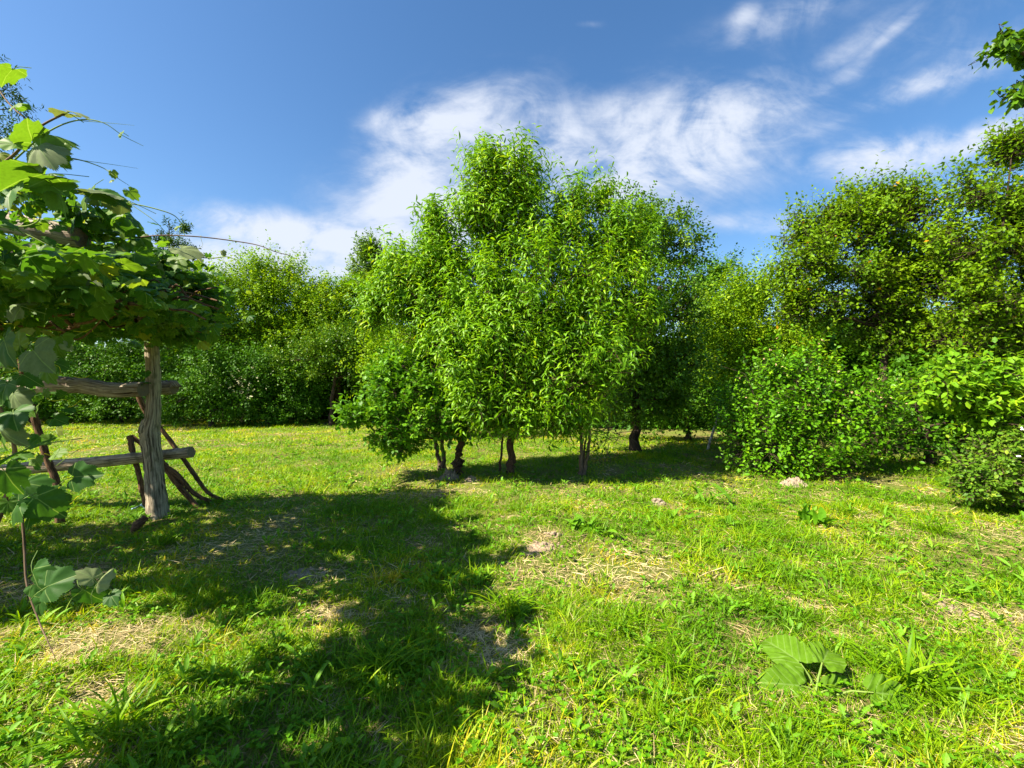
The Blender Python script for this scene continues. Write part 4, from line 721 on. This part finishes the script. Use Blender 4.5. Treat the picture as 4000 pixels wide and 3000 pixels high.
    # long shoots reaching out against the sky
    shoots = [([(-20, 660, 2.6), (60, 600, 2.6), (150, 500, 2.6), (270, 435, 2.6)], .009, .005, 2), ([(-20, 330, 2.7), (50, 420, 2.65), (150, 500, 2.6)], .005, .004, 2),
              ([(40, 640, 2.6), (180, 520, 2.6), (300, 470, 2.6), (400, 478, 2.62), (480, 530, 2.65), (560, 570, 2.7)], .005, .0012, 1),
              ([(30, 560, 2.6), (140, 600, 2.6), (300, 622, 2.65), (400, 655, 2.7), (450, 690, 2.7), (505, 725, 2.75)], .005, .0012, 1),
              ([(130, 820, 3.2), (300, 805, 3.2), (480, 792, 3.3), (640, 825, 3.35), (700, 860, 3.4), (722, 920, 3.4)], .007, .002, 1),
              ([(340, 942, 3.8), (480, 935, 3.8), (620, 920, 3.8), (780, 925, 3.85), (940, 945, 3.9), (1015, 960, 3.9), (1080, 985, 3.9), (1135, 998, 3.9)], .007, .003, 2),
              ([(740, 1004, 4.0), (830, 1008, 4.0), (900, 1005, 4.0), (945, 1050, 4.0), (965, 1090, 4.0)], .006, .0015, 1),
              ([(-20, 880, 2.5), (90, 885, 2.5), (140, 870, 2.5), (155, 850, 2.5), (130, 842, 2.5)], .006, .002, 3), ([(-20, 880, 2.5), (80, 905, 2.5), (190, 958, 2.5)], .004, .002, 3),
              ([(-30, 955, 2.4), (80, 965, 2.4), (180, 985, 2.45), (260, 1010, 2.5), (360, 1055, 2.5), (440, 1080, 2.5), (475, 1120, 2.5), (455, 1140, 2.5)], .0075, .002, 3), ([(330, 1050, 2.5), (400, 1068, 2.5), (470, 1068, 2.5)], .003, .0015, 3),
              ([(-20, 1140, 2.6), (70, 1110, 2.6), (160, 1070, 2.6), (230, 1060, 2.6)], .007, .003, 1), ([(180, 1090, 2.9), (300, 1130, 2.9), (420, 1175, 2.9)], .004, .002, 1), ([(150, 680, 3.0), (60, 780, 3.0), (0, 880, 3.0)], .005, .004, 2),
              ([(620, 1110, 4.6), (700, 1150, 4.6), (800, 1200, 4.6), (860, 1295, 4.6)], .006, .003, 2), ([(0, 1380, 2.6), (100, 1350, 2.6), (200, 1345, 2.6), (320, 1300, 2.6)], .004, .002, 3), ([(0, 1430, 2.3), (90, 1450, 2.3), (160, 1440, 2.3)], .004, .002, 3),
              ([(220, 1820, 2.6), (300, 1760, 2.6), (370, 1735, 2.6), (430, 1760, 2.6)], .002, .001, 1), ([(250, 1880, 2.2), (200, 1920, 2.2), (140, 1990, 2.2), (60, 2040, 2.2)], .003, .002, 1), ([(400, 2350, 1.9), (340, 2400, 1.9), (250, 2480, 1.9)], .002, .001, 1),
              ([(300, 470, 2.6), (420, 480, 2.62), (525, 490, 2.65)], .002, .0006, 1), ([(270, 620, 2.65), (420, 640, 2.7), (540, 658, 2.7)], .002, .0006, 1), ([(500, 790, 3.3), (600, 860, 3.3), (650, 910, 3.35), (670, 930, 3.4)], .003, .001, 1)]
    for pts, r0, r1, kind_ in shoots:
        q = spline([P(*a) for a in pts], 24); gg = Geo(); tube(gg, q, np.linspace(r0, r1, 24), 6, .1, True, rng); gg.build('shoot', {1: Mstem, 2: Mshoot, 3: Mstem}[kind_], root, loc=base)
    Mten = leaf_mat('tendril', [(0, (.2, .3, .03)), (1, (.35, .4, .06))], trans=.1)
    for i in range(46):
        px_, py_, D = [(rng.uniform(100, 800), rng.uniform(900, 1250), rng.uniform(3, 4.7)), (rng.uniform(0, 320), rng.uniform(1250, 2000), rng.uniform(1.9, 2.8))][i % 3 == 0]
        a = P(px_, py_, D); d = unit(rng.normal(0, 1, 3)); k = np.linspace(0, 1, 16)[:, None]; u1 = unit(np.cross(d, [.2, .5, .8])); L = rng.uniform(.08, .2)
        pts = a+d*k*L+u1*(1-np.cos(k*5))*.02+np.cross(d, u1)*np.sin(k*7)*.02*k; gg = Geo(); tube(gg, pts, np.linspace(.0022, .0008, 16), 4, 0, False); gg.build('tendril', Mten, root, loc=base)
    # big near leaves, placed one by one: (px, py, apparent width px, distance, direction angle in the picture, back side showing, tone)
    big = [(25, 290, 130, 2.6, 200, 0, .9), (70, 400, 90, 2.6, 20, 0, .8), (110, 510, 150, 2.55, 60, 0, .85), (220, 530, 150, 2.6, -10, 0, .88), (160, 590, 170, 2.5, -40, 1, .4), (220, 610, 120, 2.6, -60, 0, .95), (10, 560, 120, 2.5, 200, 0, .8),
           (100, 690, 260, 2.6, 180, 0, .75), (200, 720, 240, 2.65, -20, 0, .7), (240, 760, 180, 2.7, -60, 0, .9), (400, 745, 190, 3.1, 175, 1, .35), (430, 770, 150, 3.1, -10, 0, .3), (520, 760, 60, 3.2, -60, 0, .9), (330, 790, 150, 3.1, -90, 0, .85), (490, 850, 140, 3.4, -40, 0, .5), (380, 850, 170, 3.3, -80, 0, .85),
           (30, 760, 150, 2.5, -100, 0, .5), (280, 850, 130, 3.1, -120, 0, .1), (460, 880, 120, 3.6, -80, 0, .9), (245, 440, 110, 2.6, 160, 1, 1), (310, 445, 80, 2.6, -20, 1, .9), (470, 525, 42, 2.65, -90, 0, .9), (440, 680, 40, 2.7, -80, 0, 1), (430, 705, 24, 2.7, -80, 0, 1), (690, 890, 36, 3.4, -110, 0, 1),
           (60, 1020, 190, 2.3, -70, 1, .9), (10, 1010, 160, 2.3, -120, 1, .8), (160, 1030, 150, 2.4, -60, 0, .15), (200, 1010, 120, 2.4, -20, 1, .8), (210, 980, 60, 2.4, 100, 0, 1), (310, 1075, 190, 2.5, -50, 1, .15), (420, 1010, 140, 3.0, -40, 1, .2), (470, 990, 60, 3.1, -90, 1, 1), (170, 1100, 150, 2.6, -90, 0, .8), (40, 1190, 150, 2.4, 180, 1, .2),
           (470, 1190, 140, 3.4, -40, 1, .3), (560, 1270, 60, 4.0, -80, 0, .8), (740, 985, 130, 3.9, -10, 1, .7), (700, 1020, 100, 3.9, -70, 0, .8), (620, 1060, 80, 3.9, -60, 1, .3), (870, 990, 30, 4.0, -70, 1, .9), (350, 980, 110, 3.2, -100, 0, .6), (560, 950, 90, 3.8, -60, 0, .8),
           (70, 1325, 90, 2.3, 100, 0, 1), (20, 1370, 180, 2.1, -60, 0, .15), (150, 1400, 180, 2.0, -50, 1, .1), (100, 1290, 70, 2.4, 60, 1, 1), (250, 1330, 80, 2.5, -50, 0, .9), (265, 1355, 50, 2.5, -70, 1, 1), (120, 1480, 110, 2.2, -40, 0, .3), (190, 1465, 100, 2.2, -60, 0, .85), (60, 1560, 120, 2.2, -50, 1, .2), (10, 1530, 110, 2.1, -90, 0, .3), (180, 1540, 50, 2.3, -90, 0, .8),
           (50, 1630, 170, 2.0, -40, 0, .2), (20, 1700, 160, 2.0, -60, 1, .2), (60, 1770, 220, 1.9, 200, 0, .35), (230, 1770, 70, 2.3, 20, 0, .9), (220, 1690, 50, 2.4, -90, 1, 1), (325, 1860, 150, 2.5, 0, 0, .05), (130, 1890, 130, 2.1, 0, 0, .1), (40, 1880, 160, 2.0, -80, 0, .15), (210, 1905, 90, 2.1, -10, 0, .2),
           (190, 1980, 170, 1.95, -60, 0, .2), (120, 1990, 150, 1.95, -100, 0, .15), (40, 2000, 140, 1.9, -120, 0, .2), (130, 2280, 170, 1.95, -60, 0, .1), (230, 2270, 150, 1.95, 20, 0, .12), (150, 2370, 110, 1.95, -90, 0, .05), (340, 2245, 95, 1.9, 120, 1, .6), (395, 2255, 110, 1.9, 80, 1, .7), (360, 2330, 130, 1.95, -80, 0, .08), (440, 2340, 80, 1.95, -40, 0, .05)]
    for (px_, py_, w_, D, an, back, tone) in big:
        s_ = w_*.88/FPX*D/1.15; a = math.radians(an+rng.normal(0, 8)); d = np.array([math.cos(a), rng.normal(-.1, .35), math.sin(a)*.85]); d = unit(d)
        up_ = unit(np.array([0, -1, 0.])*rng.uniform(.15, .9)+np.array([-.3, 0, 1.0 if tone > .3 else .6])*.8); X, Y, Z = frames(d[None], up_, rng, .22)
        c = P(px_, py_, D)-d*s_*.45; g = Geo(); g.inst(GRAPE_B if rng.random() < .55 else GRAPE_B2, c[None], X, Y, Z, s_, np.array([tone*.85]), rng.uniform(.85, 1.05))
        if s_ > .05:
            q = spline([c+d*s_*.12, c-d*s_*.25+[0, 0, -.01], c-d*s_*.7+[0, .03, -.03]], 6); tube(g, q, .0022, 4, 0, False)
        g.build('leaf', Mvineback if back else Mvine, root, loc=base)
    g = Geo()                                                       # smaller leaves filling in round the near ones
    for (a, b, D, rx, ry, n) in [(60, 1400, 2.5, 110, 90, 26), (90, 1560, 2.5, 100, 90, 22), (60, 1760, 2.5, 90, 120, 22), (100, 1950, 2.4, 110, 60, 18), (30, 1150, 2.6, 120, 70, 26), (180, 1200, 2.9, 130, 60, 26), (60, 860, 2.9, 120, 120, 30), (150, 620, 2.8, 120, 80, 14), (330, 850, 3.2, 110, 60, 22), (130, 2300, 2.1, 60, 40, 4)]:
        p = P(a, b, D)+rng.normal(0, .6, (n, 3))*[rx/FPX*D, .2, ry/FPX*D]; d = unit(rng.normal(0, 1, (n, 3))*[1, .5, .6]+[.3, 0, -.4]); X, Y, Z = frames(d, np.array([-.25, -.5, .8]), rng, .4)
        g.inst(GRAPE, p, X, Y, Z, .085*(.4+.8*rng.random(n)), np.clip(rng.normal(.4, .25, n), 0, 1), .95)
    g.build('small_leaves', Mvine, root, loc=base)
grapevine()
